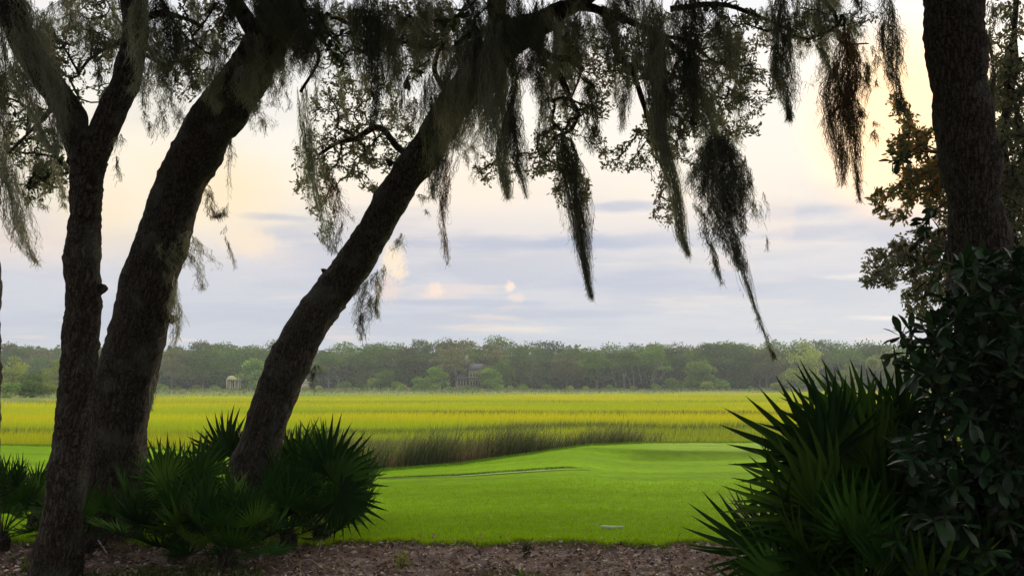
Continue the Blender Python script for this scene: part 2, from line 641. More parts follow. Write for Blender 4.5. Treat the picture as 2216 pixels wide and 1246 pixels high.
sheet('ground', np.linspace(-6, 6, 120), np.concatenate([np.linspace(-60, 8, 40), np.linspace(8.5, 32, 70), np.geomspace(33, 720, 70)]), -.02, M['earth'])
sheet('mulch_bed', np.linspace(-2.4, 2.4, 420), np.concatenate([np.linspace(-12, 4, 20), np.linspace(4.1, MULCH_Y + .25, 130)]),
      lambda X, Y: .02 + hn(X, Y, 2.2, .012) + .02 * np.sin(X * 1.3) * np.sin(Y * 2.1), M['mulch'])


def lawn_rows():
    ts = np.linspace(-1.4, 1.4, 361)
    s = np.linspace(0, 1, 150)
    T_, S_ = np.meshgrid(ts, s)
    D = edge_D(T_)
    y0 = MULCH_Y + .10 * np.sin(T_ * 33) + .06 * np.sin(T_ * 97 + 1) + .03 * np.sin(T_ * 211)
    Y_ = y0 + (D + 2.3 - y0) * S_
    X_ = T_ * Y_
    Z_ = ground_z(X_, Y_) + .035 * sst(0, .004, S_) + hn(X_, Y_, 1.1, .006)
    V = np.stack([X_, Y_, Z_], -1).reshape(-1, 3)
    idx = np.arange(T_.size).reshape(T_.shape)
    q = np.stack([idx[:-1, :-1], idx[:-1, 1:], idx[1:, 1:], idx[1:, :-1]], -1).reshape(-1, 4)
    u = T_ * F + W / 2
    green = sst(1330, 1460, u) * sst(21.9, 22.3, Y_)              # close-mown putting surface on the plateau
    rough_g = sst(1300, 1420, u) * sst(20.2, 20.8, Y_) * (1 - sst(21.7, 22.2, Y_))
    fair = sst(13.5, 16.5, Y_)
    c = np.ones(T_.shape + (3,))
    c *= 1.08 + .08 * fair[..., None]
    c = c * (1 - rough_g[..., None] * .38)
    c = c * (1 - green[..., None]) + np.array([1.55, 1.3, 6.0]) * green[..., None]
    stripe = .07 * np.sin(X_ * .55 + 2 * np.sin(Y_ * .6)) * np.sin(Y_ * 1.3 + .5 * X_) + .06 * np.sin(Y_ * 2.2 + .8 * np.sin(X_ * .23)) + .05 * np.sin(Y_ * 5.1 + X_ * .35)
    c = c * (1 + stripe[..., None])
    return obj('lawn', npmesh('lawn', V, q, None, c.reshape(-1, 3), M['lawn'], True), None, 'structure')


lawn_rows()
def rows(name, ts, ss, lo, hi, dz, mat):
    T_, S_ = np.meshgrid(ts, ss)
    u = T_ * F + W / 2
    E = np.interp(u, _Eu, _E)
    Y_ = lo(E) * (hi(E) / lo(E)) ** S_
    X_ = T_ * Y_
    Z_ = ground_z(X_, Y_) + dz(X_, Y_)
    idx = np.arange(T_.size).reshape(T_.shape)
    q = np.stack([idx[:-1, :-1], idx[:-1, 1:], idx[1:, 1:], idx[1:, :-1]], -1).reshape(-1, 4)
    return obj(name, npmesh(name, np.stack([X_, Y_, Z_], -1).reshape(-1, 3), q, None, None, mat, True), None, 'structure')


rows('marsh', np.linspace(-1.5, 1.5, 220), np.linspace(0, 1, 150), lambda E: E * 0 + 33, lambda E: E + 1,
     lambda X, Y: .05 + .30 * sst(34, 40, Y) + .06 * np.sin(X * .21 + 2 * np.sin(Y * .09)) * np.sin(Y * .17), M['marsh'])
rows('far_bank', np.linspace(-1.6, 1.6, 200), np.linspace(0, 1, 80), lambda E: E - 1, lambda E: E * 0 + 640, lambda X, Y: .05 + X * 0, M['bank'])


def px_ground(px, py):
    """distance at which the lawn is seen at that pixel"""
    d = raydir(px, py)
    for Y in np.arange(4, 30, .05):
        p = EYE + d * (Y / d.y)
        if p.z <= float(ground_z(p.x, p.y)) + .035:
            return p
    return p


# sand bunker seen edge-on, with the shaggy lip behind it
def bunker():
    mb = MB()
    n = 60
    V, Q = [], []
    for i in range(n):
        u = 830 + (1275 - 830) * i / (n - 1)
        t = (u - W / 2) / F
        w = .10 * math.sin(math.pi * min(1, (i + .3) / n)) ** .5 * (1 if u > 1000 else .6)
        yc = 16.72
        for k in range(4):
            yy = yc - w * .5 + w * k / 3
            V.append((t * yy, yy, float(ground_z(t * yy, yy)) + .055 - .01 * (k in (1, 2))))
    for i in range(n - 1):
        for k in range(3):
            a = i * 4 + k
            Q.append((a, a + 4, a + 5, a + 1))
    mb.add(V, Q)
    mb.build('sand_bunker', M['sand'], kind='structure', smooth=True)


bunker()


def grass_field(name, x, y, z0, h, w, c0, c1, mat, lean=.25, wind=.0, seg=3, gen=rng, kind='stuff', label=None, cat=None):
    n = len(x)
    a = gen.uniform(0, 2 * math.pi, n)
    tt = np.linspace(0, 1, seg + 1)
    L = h * gen.uniform(.1, 1, n) * lean
    Pn = np.zeros((n, seg + 1, 3))
    for i, t in enumerate(tt):
        Pn[:, i, 0] = x + np.cos(a) * L * t ** 1.8 + wind * h * t ** 1.6
        Pn[:, i, 1] = y + np.sin(a) * L * t ** 1.8
        Pn[:, i, 2] = z0 + h * t * (1 - .12 * t)
    wd = w[:, None] * (1 - tt[None, :] ** 1.6 * .85)
    C = c0[:, None, :] * (1 - tt[None, :, None]) + c1[:, None, :] * tt[None, :, None]
    b = gen.uniform(-.6, .6, n)
    side = np.stack([np.cos(b), np.sin(b), np.zeros(n)], -1)
    mb = MB()
    ribbons(mb, Pn, wd, C, side, gen)
    o = mb.build(name, mat, kind=kind)
    return tag(o, label, cat)


def turf():
    n = 95000
    s = rng.uniform(0, 1, n) ** 1.7
    t = rng.uniform(-.72, .72, n)
    y = MULCH_Y - .05 + .10 * np.sin(t * 33) + .06 * np.sin(t * 97 + 1) + .03 * np.sin(t * 211) + s * 6.5 + rng.normal(0, .02, n)
    x = t * y
    h = rng.uniform(.035, .075, n) + .03 * (s < .02)
    c = tints(n, [(.18, .34, .004), (.22, .38, .005), (.26, .42, .008)], .15)
    grass_field('grass', x, y, ground_z(x, y) + .015, h, np.full(n, .006), c * .8, c, M['turf'], .7, 0, 2,
                label='short bright green blades of the mown lawn', cat='grass')
    # shaggy fringe on the far lip of the lawn and on the bunker lip
    n = 26000
    t = rng.uniform(-.75, .75, n)
    D = edge_D(t)
    y = D + rng.uniform(-.25, .5, n)
    x = t * y
    h = rng.uniform(.03, .09, n)
    c = tints(n, [(.10, .22, .012), (.16, .28, .03)], .2)
    grass_field('fringe_grass', x, y, ground_z(x, y) + .02, h, np.full(n, .012), c * .8, c, M['turf'], .5, 0, 2,
                label='ragged fringe of grass along the crest of the lawn', cat='grass')
    n = 9000
    u = rng.uniform(825, 1300, n)
    y = 17.08 + rng.uniform(-.08, .10, n)
    x = (u - W / 2) / F * y
    h = rng.uniform(.02, .05, n) * np.clip((1310 - u) / 80, .2, 1)
    c = tints(n, [(.06, .12, .012), (.10, .17, .02)], .2)
    grass_field('lip_grass', x, y, ground_z(x, y) + .01, h, np.full(n, .012), c * .8, c, M['turf'], .5, 0, 2,
                label='dark longer grass on the lip behind the sand bunker', cat='grass')


turf()


def vnoise(x, y, s, seed=0):
    return np.array([mnoise.noise(Vector((a * s + seed, b * s * 1.0, seed * .7))) for a, b in zip(x, y)])


def marsh_grass():
    # dark needle rush along the near edge, centre of the view
    n = 42000
    u = rng.uniform(600, 1520, n)
    t = (u - W / 2) / F
    D = edge_D(t)
    dep = rng.uniform(0, 1, n) ** 1.2
    y = D + .7 + dep * 6.0
    x = t * y
    dens = np.interp(u, [600, 760, 1330, 1380, 1560], [.5, 1.3, 1.0, .55, .1])
    patch = vnoise(x, y, .35, 3)
    keep = rng.uniform(0, 1, n) < dens * (1 - .5 * dep) * np.clip(1 + patch, .3, 1.4)
    u, t, x, y, dep, patch = [q[keep] for q in (u, t, x, y, dep, patch)]
    n = len(x)
    hh = np.interp(u, [600, 760, 900, 1100, 1200, 1300, 1400, 1520], [1.0, 1.12, 1.15, 1.08, .95, .78, .74, .6])
    h = (hh + .40 * patch) * rng.uniform(.55, 1.1, n)
    red = (np.exp(-((u - 835) / 38) ** 2) * (dep < .15) * .7 + np.exp(-((u - 1020) / 50) ** 2) * (dep < .08) * .8) > rng.uniform(0, 1, n)
    c = tints(n, [(.085, .105, .055), (.11, .12, .065), (.14, .125, .075), (.065, .085, .045), (.18, .19, .06)], .35)
    c[red] = tints(red.sum(), [(.24, .15, .09), (.20, .13, .08), (.28, .20, .13)], .2)
    h[red] *= rng.uniform(.4, .62, red.sum())
    grass_field('needle_rush', x, y, ground_z(x, y), h, rng.uniform(.010, .02, n), c * .8, c * 1.35, M['blade'], .45, .18, 4,
                label='dark windblown rushes with russet dead clumps beyond the lawn crest', cat='rushes')
    # cordgrass, out to the far bank
    n = 330000
    y = np.exp(rng.uniform(math.log(19.5), math.log(226), n))
    t = rng.uniform(-.72, .72, n)
    x = t * y
    u = t * F + W / 2
    D = edge_D(t)
    k = (y > D + .9) & (y < np.interp(u, _Eu, _E) + rng.normal(0, 1.5, n))
    x, y, t, u, D = [q[k] for q in (x, y, t, u, D)]
    p1 = vnoise(x * .35, y, .085, 9)
    p2 = vnoise(x * .5, y, .24, 21)
    # wet hollows where the grass is shorter and dull
    cy = 39 + 2.6 * np.sin(x * .09) + 1.6 * np.sin(x * .23 + 1) + .8 * np.sin(x * .61)
    creek = np.exp(-((y - cy) / 2.6) ** 2) * np.interp(u, [-50, 100, 300, 640, 760, 1500, 1750, 2300], [.8, .8, .3, .8, 1, 1, .5, .4])
    cy2 = 58 + 4 * np.sin(x * .05 + 2)
    creek = np.maximum(creek, .75 * np.exp(-((y - cy2) / 3.0) ** 2) * sst(300, 700, u))
    cy3 = 32.5 + 1.2 * np.sin(x * .2)
    creek = np.maximum(creek, .8 * np.exp(-((y - cy3) / 1.6) ** 2) * sst(1150, 1420, u))
    cy4 = 96 + 7 * np.sin(x * .03 + 1)
    creek = np.maximum(creek, .45 * np.exp(-((y - cy4) / 3.5) ** 2))
    near = 1 - sst(22.5, 29, y)
    creek = np.clip(creek * 1.5 * (1 + 1.1 * p2), 0, 1)
    dens = 1 - .1 * creek
    kk = rng.uniform(0, 1, len(x)) < dens
    x, y, u, p1, p2, creek, near = [q[kk] for q in (x, y, u, p1, p2, creek, near)]
    n = len(x)
    yel = np.array([.57, .55, .005])
    yg = np.array([.38, .49, .010])
    gr = np.array([.24, .30, .03])
    dull = np.array([.07, .10, .04])
    p3 = vnoise(x * .8, y, .11, 40)
    a = np.clip(.55 + p1 * 1.3 + p2 * .25 + p3 * .8, 0, 1)[:, None]
    top = yg * (1 - a) + yel * a
    rightgreen = (sst(1150, 1500, u) * (1 - sst(31, 40, y)) * .65)[:, None]
    top = top * (1 - rightgreen) + (gr * 1.35) * rightgreen
    g_ = np.clip(near * .85 + .15 * (p2 > .25), 0, 1)[:, None]
    top = top * (1 - g_) + (gr * 1.25) * g_
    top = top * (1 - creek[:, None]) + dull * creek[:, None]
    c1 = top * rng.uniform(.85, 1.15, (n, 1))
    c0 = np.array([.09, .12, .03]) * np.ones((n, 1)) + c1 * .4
    h = (1.02 + .10 * p1 + .08 * p2 - .10 * creek) * rng.uniform(.82, 1.10, n)
    w = np.clip(.012 + (y - 25) * .0009, .012, .17)
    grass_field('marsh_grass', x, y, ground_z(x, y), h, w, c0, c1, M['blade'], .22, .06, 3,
                label='tall yellow-green cordgrass filling the open marsh', cat='marsh grass')


marsh_grass()


# ------------------------------------------------------------------ far shore
def far_crown(seed, shape, cols, leafsize=.42, n=3600):
    """crown of many leaf clumps on irregular lobes. shape = list of (x,y,z,rx,ry,rz)"""
    gen = np.random.default_rng(seed)
    mb = MB()
    tot = sum(s[3] * s[5] for s in shape)
    for s in shape:
        k = int(n * s[3] * s[5] / tot)
        v = gen.normal(size=(k, 3))
        v /= np.linalg.norm(v, axis=1)[:, None]
        v[:, 2] = np.where(v[:, 2] < -.35, -v[:, 2] * .6, v[:, 2])
        rad = gen.uniform(.62, 1.08, k)[:, None]
        lump = np.array([mnoise.noise(Vector((a[0] * 2.6 + seed, a[1] * 2.6 + s[0], a[2] * 2.6 + s[2]))) for a in v])[:, None]
        p = np.array(s[:3]) + v * np.array(s[3:6]) * (rad + lump * .42)
        cc = np.array(cols[gen.integers(len(cols))]) * gen.uniform(.8, 1.2)
        C = cc * gen.uniform(.7, 1.3, (k, 1)) * np.where(lump > 0, 1.1, .85)
        d = v + gen.normal(0, .7, (k, 3))
        leaves(mb, p, d, gen.uniform(.6, 1.4, k) * leafsize, gen.uniform(.6, 1.2, k) * leafsize * .9, C, gen, .25)
    return mb


def lobes(seed, w, h, z0, n, flat=.75):
    gen = np.random.default_rng(seed)
    L = []
    for i in range(n):
        a = gen.uniform(0, 2 * math.pi)
        rr = math.sqrt(gen.uniform(0, 1)) * .72
        zz = gen.uniform(0, 1)
        env = math.sqrt(max(0.05, 1 - (zz * 1.0) ** 2.2))
        r = gen.uniform(.26, .44) * w / 2
        L.append((math.cos(a) * rr * w / 2 * env, math.sin(a) * rr * w / 2 * env, z0 + zz * (h - z0 - r * .6), r * 1.15, r * 1.15, r * flat))
    return L


OAK_G = [(0.109, 0.197, 0.029), (0.134, 0.224, 0.034), (0.096, 0.163, 0.026)]
OAK_D = [(0.07, 0.129, 0.031), (0.096, 0.15, 0.036), (0.115, 0.156, 0.043)]
OAK_Y = [(.25, .31, .05), (.28, .33, .055), (.21, .27, .045)]
OAK_O = [(0.166, 0.177, 0.066), (0.154, 0.156, 0.066), (0.192, 0.197, 0.072)]
OAK_L = [(.17, .28, .04), (.20, .31, .045), (.14, .23, .035)]


def far_trunk(seed, h, lean=.0, r=.28, forks=4):
    gen = np.random.default_rng(seed)
    mb = MB()
    top = np.array([gen.normal(0, .5) + lean * h, gen.normal(0, .4), h])
    mid = np.array([gen.normal(0, .3) + lean * h * .35, 0, h * .5])
    ln = catmull([(0, 0, -.3), mid * .6, mid, top], 9)
    tube(mb, ln, np.linspace(r, r * .45, 9), 7)
    for i in range(forks):
        s = ln[3 + i % 5]
        a = gen.uniform(0, 2 * math.pi)
        e = s + np.array([math.cos(a) * gen.uniform(1.5, 3.2), math.sin(a) * 1.5, gen.uniform(1.2, 3.5)])
        m_ = (s + e) / 2 + np.array([gen.normal(0, .3), 0, -.25])
        tube(mb, catmull([s, m_, e], 6), np.linspace(r * .55, r * .16, 6), 5)
    return mb


PROTO = {}


def proto(key, seed, w, h, z0, nl, cols, n=3600, lean=0.0, flat=.75, leaf=.42, r=.28, tk='bark_far', shape=None):
    cm = far_crown(seed, shape or lobes(seed, w, h, z0, nl, flat), cols, leaf, n).mesh('far_crown', M['far_leaf'])
    tm = far_trunk(seed + 50, max(h * .7, z0 + 1), lean, r).mesh('far_trunk', M[tk])
    PROTO[key] = (tm, cm, h)


for i in range(4):
    proto('g%d' % i, 100 + i, 12.5 + i % 2 * 2, 12.0, 1.6, 24, OAK_G)
for i in range(4):
    proto('d%d' % i, 120 + i, 12 + i % 3 * 1.5, 13.0, 1.8, 24, OAK_D)
for i in range(2):
    proto('y%d' % i, 140 + i, 10.5, 12.0, 1.2, 24, OAK_Y, 4200)
for i in range(3):
    proto('o%d' % i, 160 + i, 13, 11.5, 3.6, 18, OAK_O, 3200, flat=.6)
for i in range(2):
    proto('l%d' % i, 180 + i, 9.5, 8.0, .6, 20, OAK_L, 3600)
for i in range(3):
    proto('t%d' % i, 200 + i, 13, 12.5, 6.6, 16, OAK_G, 3000, lean=(-.12, .1, .2)[i], flat=.5, r=.34)
for i in range(3):
    proto('b%d' % i, 220 + i, 5.0, 2.6, .2, 12, (OAK_L, OAK_G, OAK_Y)[i], 1300, leaf=.3)


def far_tree(key, px, base_py_Y, height, label, name='oak_tree', cat='tree', group='trees of the far shore', rz=None, wide=1.0):
    Y = base_py_Y
    tm, cm, h0 = PROTO[key]
    x = (px - W / 2) / F * Y * math.cos(PITCH)
    z = float(ground_z(x, Y))
    r = tag(empty(name, (x, Y, z)), label, cat, group)
    s = height / h0
    r.scale = (s * wide, s * wide, s)
    r.rotation_euler = (0, 0, random.uniform(-.9, .9) + random.choice((0, math.pi)) if rz is None else rz)
    if not key.startswith('b'):
        obj('trunk', tm, r)
    obj('crown', cm, r)
    return r


def zt(py, Y):
    return 1.6 + (833 - py) / F * Y


def h_at(px, py, Y):
    x = (px - W / 2) / F * Y
    return zt(py, Y) - float(ground_z(x, Y))


# front rank, told apart in the photograph: (kind, px, top py, Y, label)
FRONT = [
    ('y0', 26, 772, 150, 'pale yellow-green tree filling the far shore at the left frame edge'),
    ('l0', 72, 800, 128, 'low light green tree just left of the forked oak trunk'),
    ('y1', 118, 782, 160, 'olive green tree partly hidden by the left side of the forked oak'),
    ('g0', 222, 752, 238, 'green oak seen in the narrow slot between the two left trunks'),
    ('o0', 372, 757, 238, 'brownish mossy oak with pale stem right of the thick leaning trunk'),
    ('g1', 438, 748, 240, 'broad green oak above and left of the cream pavilion'),
    ('l1', 556, 775, 233, 'light green spreading oak right of the cream pavilion, against the leaning trunk'),
    ('t0', 712, 762, 238, 'grey-green oak with pale stems just right of the leaning trunk'),
    ('d0', 790, 757, 242, 'dark green oak over the low light bushes right of the leaning trunk'),
    ('l0', 832, 798, 230, 'small rounded light green tree in front of dark oaks'),
    ('d1', 880, 765, 241, 'shadowy dark oak between small light trees left of the house'),
    ('o1', 972, 752, 240, 'brownish green oak rising over the left end of the house'),
    ('l1', 945, 792, 231, 'leafy green tree standing directly left of the house porch'),
    ('l1', 1062, 796, 230, 'leafy tree hiding the right end of the house'),
    ('o1', 1056, 788, 232, 'thin brownish oak standing at the right end of the house roof'),
    ('b1', 1012, 834, 231, 'dark low bush in front of the house porch'),
    ('g2', 1088, 778, 236, 'rounded green oak directly right of the house'),
    ('d2', 1150, 768, 243, 'dark oak with a bare forked pale limb in its middle'),
    ('o2', 1225, 768, 238, 'dull olive oak with low sweeping crown over the shore'),
    ('t1', 1290, 758, 239, 'oak with crooked pale branches leaning over the bank'),
    ('t2', 1352, 757, 238, 'tall oak standing on several pale slanting trunks'),
    ('t0', 1412, 760, 238, 'flat-topped oak at the right end of the pale trunk row'),
    ('l0', 1516, 776, 231, 'bright green globe-shaped tree standing forward of the wood'),
    ('d3', 1468, 768, 243, 'dark oak in the gap left of the bright green globe tree'),
    ('d0', 1598, 760, 241, 'shaded dark oak right of the bright green globe tree'),
    ('o0', 1660, 756, 240, 'grey-brown rounded oak below the tip of the longest moss'),
    ('y0', 1742, 741, 236, 'tallest pale yellow-green tree of the right far shore'),
    ('g3', 1828, 752, 250, 'blue-green oak in the hollow right of the tallest pale tree'),
    ('y1', 1838, 788, 234, 'short olive tree left of the cabbage palm'),
    ('y0', 1928, 750, 244, 'soft yellow-green oak behind the cabbage palm'),
    ('g1', 1985, 752, 242, 'green oak at the right end of the visible far shore'),
    ('g2', 2060, 760, 242, 'far oak glimpsed through gaps in the right shrub'),
    ('g0', 2150, 765, 242, 'far oak almost hidden behind the right shrub'),
]
for k, px, py, Y, lab in FRONT:
    far_tree(k, px, Y, h_at(px, py, Y), lab, group=None)
MARKS = [(-40, 'left of the frame-edge trunk'), (30, 'over the yellow-green tree at the left edge'), (100, 'just left of the forked oak'), (165, 'behind the forked oak'),
         (222, 'in the slot between the left trunks'), (290, 'behind the thick trunk'), (360, 'just right of the thick trunk'), (430, 'left of the cream pavilion'),
         (500, 'over the cream pavilion'), (560, 'right of the cream pavilion'), (620, 'behind the dark leaning trunk'), (672, 'over the small pale hut'),
         (735, 'right of the small pale hut'), (795, 'over the light bushes'), (850, 'over the small rounded light tree'), (905, 'halfway between light tree and house'),
         (955, 'left of the house'), (1015, 'over the house roof'), (1075, 'right of the house'), (1120, 'left of the pale snag'), (1165, 'over the pale snag'),
         (1225, 'between the pale snag and the trunk row'), (1290, 'over the crooked pale branches'), (1345, 'over the slanting pale trunks'), (1400, 'over the right end of the trunk row'),
         (1455, 'left of the bright globe tree'), (1515, 'over the bright globe tree'), (1575, 'right of the bright globe tree'), (1625, 'left of the whip-like moss tip'),
         (1680, 'behind the whip-like moss tip'), (1740, 'over the tallest pale tree'), (1800, 'in the dip right of the tallest pale tree'), (1850, 'left of the cabbage palm'),
         (1900, 'over the cabbage palm'), (1960, 'right of the cabbage palm'), (2030, 'behind the left edge of the shrub'), (2110, 'behind the straight oak'), (2190, 'at the right frame edge')]
USED = {}


def placed(px, what):
    m = sorted(MARKS, key=lambda q: abs(q[0] - px))
    for q in m[:2]:
        if abs(q[0] - px) < 60 and (what + q[1]) not in USED:
            USED[what + q[1]] = 1
            return what + ' ' + q[1]
    return what + ' ' + m[0][1]


# rear ranks: only crowns show, rising behind one another
_skyx = [-80, 0, 60, 110, 210, 340, 380, 450, 520, 600, 720, 800, 900, 960, 1020, 1130, 1200, 1290, 1400, 1500, 1600, 1650, 1700, 1760, 1830, 1900, 1970, 2300]
_skyy = [745, 748, 742, 756, 745, 744, 752, 737, 740, 738, 748, 733, 741, 735, 734, 740, 742, 750, 741, 736, 738, 748, 732, 742, 735, 739, 733, 740]
i = 0
for row, (Y0, dpx, off) in enumerate([(251, 47, 0), (264, 52, 10)]):
    px = -60 + off
    while px < 2300:
        Y = Y0 + random.uniform(-3, 4)
        py = np.interp(px, _skyx, _skyy) - 8 + (random.uniform(6, 24) if row == 0 else random.uniform(-1, 10) if row == 1 else random.uniform(-3, 9))
        key = random.choice(['g0', 'g1', 'g2', 'g3', 'd0', 'd1', 'd2', 'd3', 'g1', 'd2', 'o1'])
        far_tree(key, px, Y, h_at(px, py, Y), placed(px, ('middle-rank far oak crown', 'skyline crown of the far wood')[row]),
                 group=('middle rank of the far wood', 'skyline rank of the far wood', 'rear rank of the far wood')[row], wide=random.uniform(.85, 1.1))
        px += dpx * random.uniform(.8, 1.2)
        i += 1


def understory():
    # dark thicket under the crowns
    mb = MB()
    n = 24000
    y = rng.uniform(240, 275, n)
    x = rng.uniform(-.75, .75, n) * y
    z = ground_z(x, y) + rng.uniform(0, 1, n) ** 1.2 * (4.0 + 3 * (y > 246))
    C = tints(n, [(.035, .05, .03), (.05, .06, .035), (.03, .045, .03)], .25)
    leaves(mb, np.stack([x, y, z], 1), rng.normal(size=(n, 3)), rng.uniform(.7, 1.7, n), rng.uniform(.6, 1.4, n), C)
    n = 26000
    y = rng.uniform(276, 300, n)
    x = rng.uniform(-.8, .8, n) * y
    z = ground_z(x, y) + rng.uniform(0, 1, n) * (12.0 + 1.5 * np.sin(x * .11) + .8 * np.sin(x * .37))
    C = tints(n, OAK_D + OAK_G[:1], .25)
    leaves(mb, np.stack([x, y, z], 1), rng.normal(size=(n, 3)), rng.uniform(1.2, 2.4, n), rng.uniform(1.0, 2.0, n), C)
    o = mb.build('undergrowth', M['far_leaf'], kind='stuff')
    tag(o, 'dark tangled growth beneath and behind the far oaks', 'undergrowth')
    mb = MB()
    n = 9000
    t = rng.uniform(-.75, .75, n)
    E = np.interp(t * F + W / 2, _Eu, _E)
    y = E + 3 + (231 - E) * rng.uniform(0, 1, n) ** .6
    x = t * y
    hh = .25 + .7 * np.clip(vnoise(x, y * .4, .12, 5) + .3, 0, 1)
    z = ground_z(x, y) + rng.uniform(0, 1, n) * hh
    C = tints(n, [(.13, .17, .05), (.17, .20, .06), (.20, .18, .09), (.10, .14, .05)], .2)
    leaves(mb, np.stack([x, y, z], 1), rng.normal(size=(n, 3)) + np.array([0, 0, 1]), rng.uniform(.3, .8, n), rng.uniform(.25, .5, n), C)
    o = mb.build('bank_scrub', M['far_leaf'], kind='stuff')
    tag(o, 'low pale scrub along the foot of the far wood', 'scrub')


understory()
BUSH = [(350, 832), (386, 838), (425, 834), (466, 834), (600, 838), (690, 838), (745, 828), (778, 830), (812, 822), (862, 828), (905, 820), (940, 832),
        (968, 836), (1060, 836), (1105, 838), (1132, 832), (1182, 833), (1235, 836), (1268, 838), (1320, 834), (1370, 836), (1420, 832), (1455, 822),
        (1530, 828), (1562, 824), (1625, 836), (1680, 830), (1725, 826), (1775, 832), (1860, 836), (20, 832), (70, 828), (105, 836), (1920, 838), (1980, 836)]
for j, (px, py) in enumerate(BUSH):
    Y = 226 + (j * 37 % 10) if px > 150 else 108 + j % 9
    far_tree('b%d' % (j % 3), px, Y, max(1.3, h_at(px, py, Y) * 1.15), placed(px, 'low shore bush'), 'bush', 'bush', 'bushes along the far bank')


# bare pale trunks among the far oaks
def bare_stem(pts, r, name='dead_tree', label='', Y=229):
    mb = MB()
    t = thing(name, label, 'tree', None, tuple(P(*pts[0][0], Y)))
    o = np.array(t.location)
    for n_, line in enumerate(pts):
        q = catmull([np.array(P(a, b, Y)) - o for a, b in line], 8)
        m2 = MB()
        tube(m2, q, np.linspace(r * (1 if n_ == 0 else .6), r * .35, 8), 6)
        m2.build('trunk' if n_ == 0 else 'limb', M['bark_far'], t)


bare_stem([[(1148, 826), (1150, 805), (1152, 790)], [(1152, 795), (1158, 789), (1170, 790)], [(1151, 799), (1165, 798), (1180, 795)]], .22,
          label='bare pale forked snag in the dark gap right of the house')
for pl, lab in [([[(1333, 838), (1328, 815), (1322, 800)], [(1328, 815), (1312, 820), (1300, 818)]], 'pale trunk with a long side limb, leftmost of the slanting row'),
                ([[(1352, 834), (1350, 815), (1345, 800)], [(1350, 815), (1355, 800)]], 'slim pale trunk, second in the slanting row'),
                ([[(1365, 838), (1362, 822), (1352, 805)]], 'strongly slanting pale trunk in the middle of the row'),
                ([[(1372, 834), (1370, 810), (1366, 790)]], 'straight pale trunk standing right of the slanting one'),
                ([[(1388, 830), (1384, 806), (1380, 788)]], 'thin pale trunk under the tall oak in the row'),
                ([[(1408, 828), (1414, 806), (1420, 790)]], 'pale trunk leaning right at the end of the row'),
                ([[(1425, 826), (1436, 808), (1450, 800)]], 'low curved pale limb beyond the trunk row'),
                ([[(1645, 840), (1644, 828), (1642, 820)]], 'short pale stub standing below the longest moss'),
                ([[(987, 815), (985, 800), (975, 790)], [(986, 802), (990, 790)]], 'forked pale trunk in front of the house roof'),
                ([[(735, 838), (730, 820), (718, 800)], [(730, 818), (738, 805)]], 'forked pale trunk between the leaning oak and the light bushes'),
                ([[(372, 838), (370, 815), (366, 800)]], 'pale mossy trunk right of the thick leaning trunk')]:
    bare_stem(pl, .17, 'bare_tree', lab)


def palm_tree():
    Y = 230
    b = P(1891, 846, Y)
    t = thing('palm_tree', 'cabbage palm with round crown and straight pale trunk on the right far shore', 'palm', None, tuple(b))
    m = MB()
    hgt = (846 - 790) / F * Y
    tube(m, [(0, 0, -.2), (.1, 0, hgt * .5), (0, 0, hgt)], [.24, .2, .2], 8)
    m.build('trunk', M['bark_far'], t)
    m = MB()
    k = 900
    v = rng.normal(size=(k, 3))
    v /= np.linalg.norm(v, axis=1)[:, None]
    leaves(m, np.array([0, 0, hgt + .4]) + v * np.array([.7, .7, .6]), v + np.array([0, 0, .1]), rng.uniform(.9, 1.6, k), rng.uniform(.12, .3, k), tints(k, OAK_Y, .25))
    m.build('crown', M['far_leaf'], t)


palm_tree()


def gable(mb, x0, x1, y0, y1, z0, z1, over=.3):
    """ridge roof running along x"""
    ym = (y0 + y1) / 2
    V = [(x0 - over, y0 - over, z0), (x1 + over, y0 - over, z0), (x1 + over, y1 + over, z0), (x0 - over, y1 + over, z0), (x0 - over + 1.2, ym, z1), (x1 + over - 1.2, ym, z1)]
    mb.add(V, [(0, 1, 5, 4), (2, 3, 4, 5), (0, 3, 2, 1)], [(1, 2, 5), (3, 0, 4)])


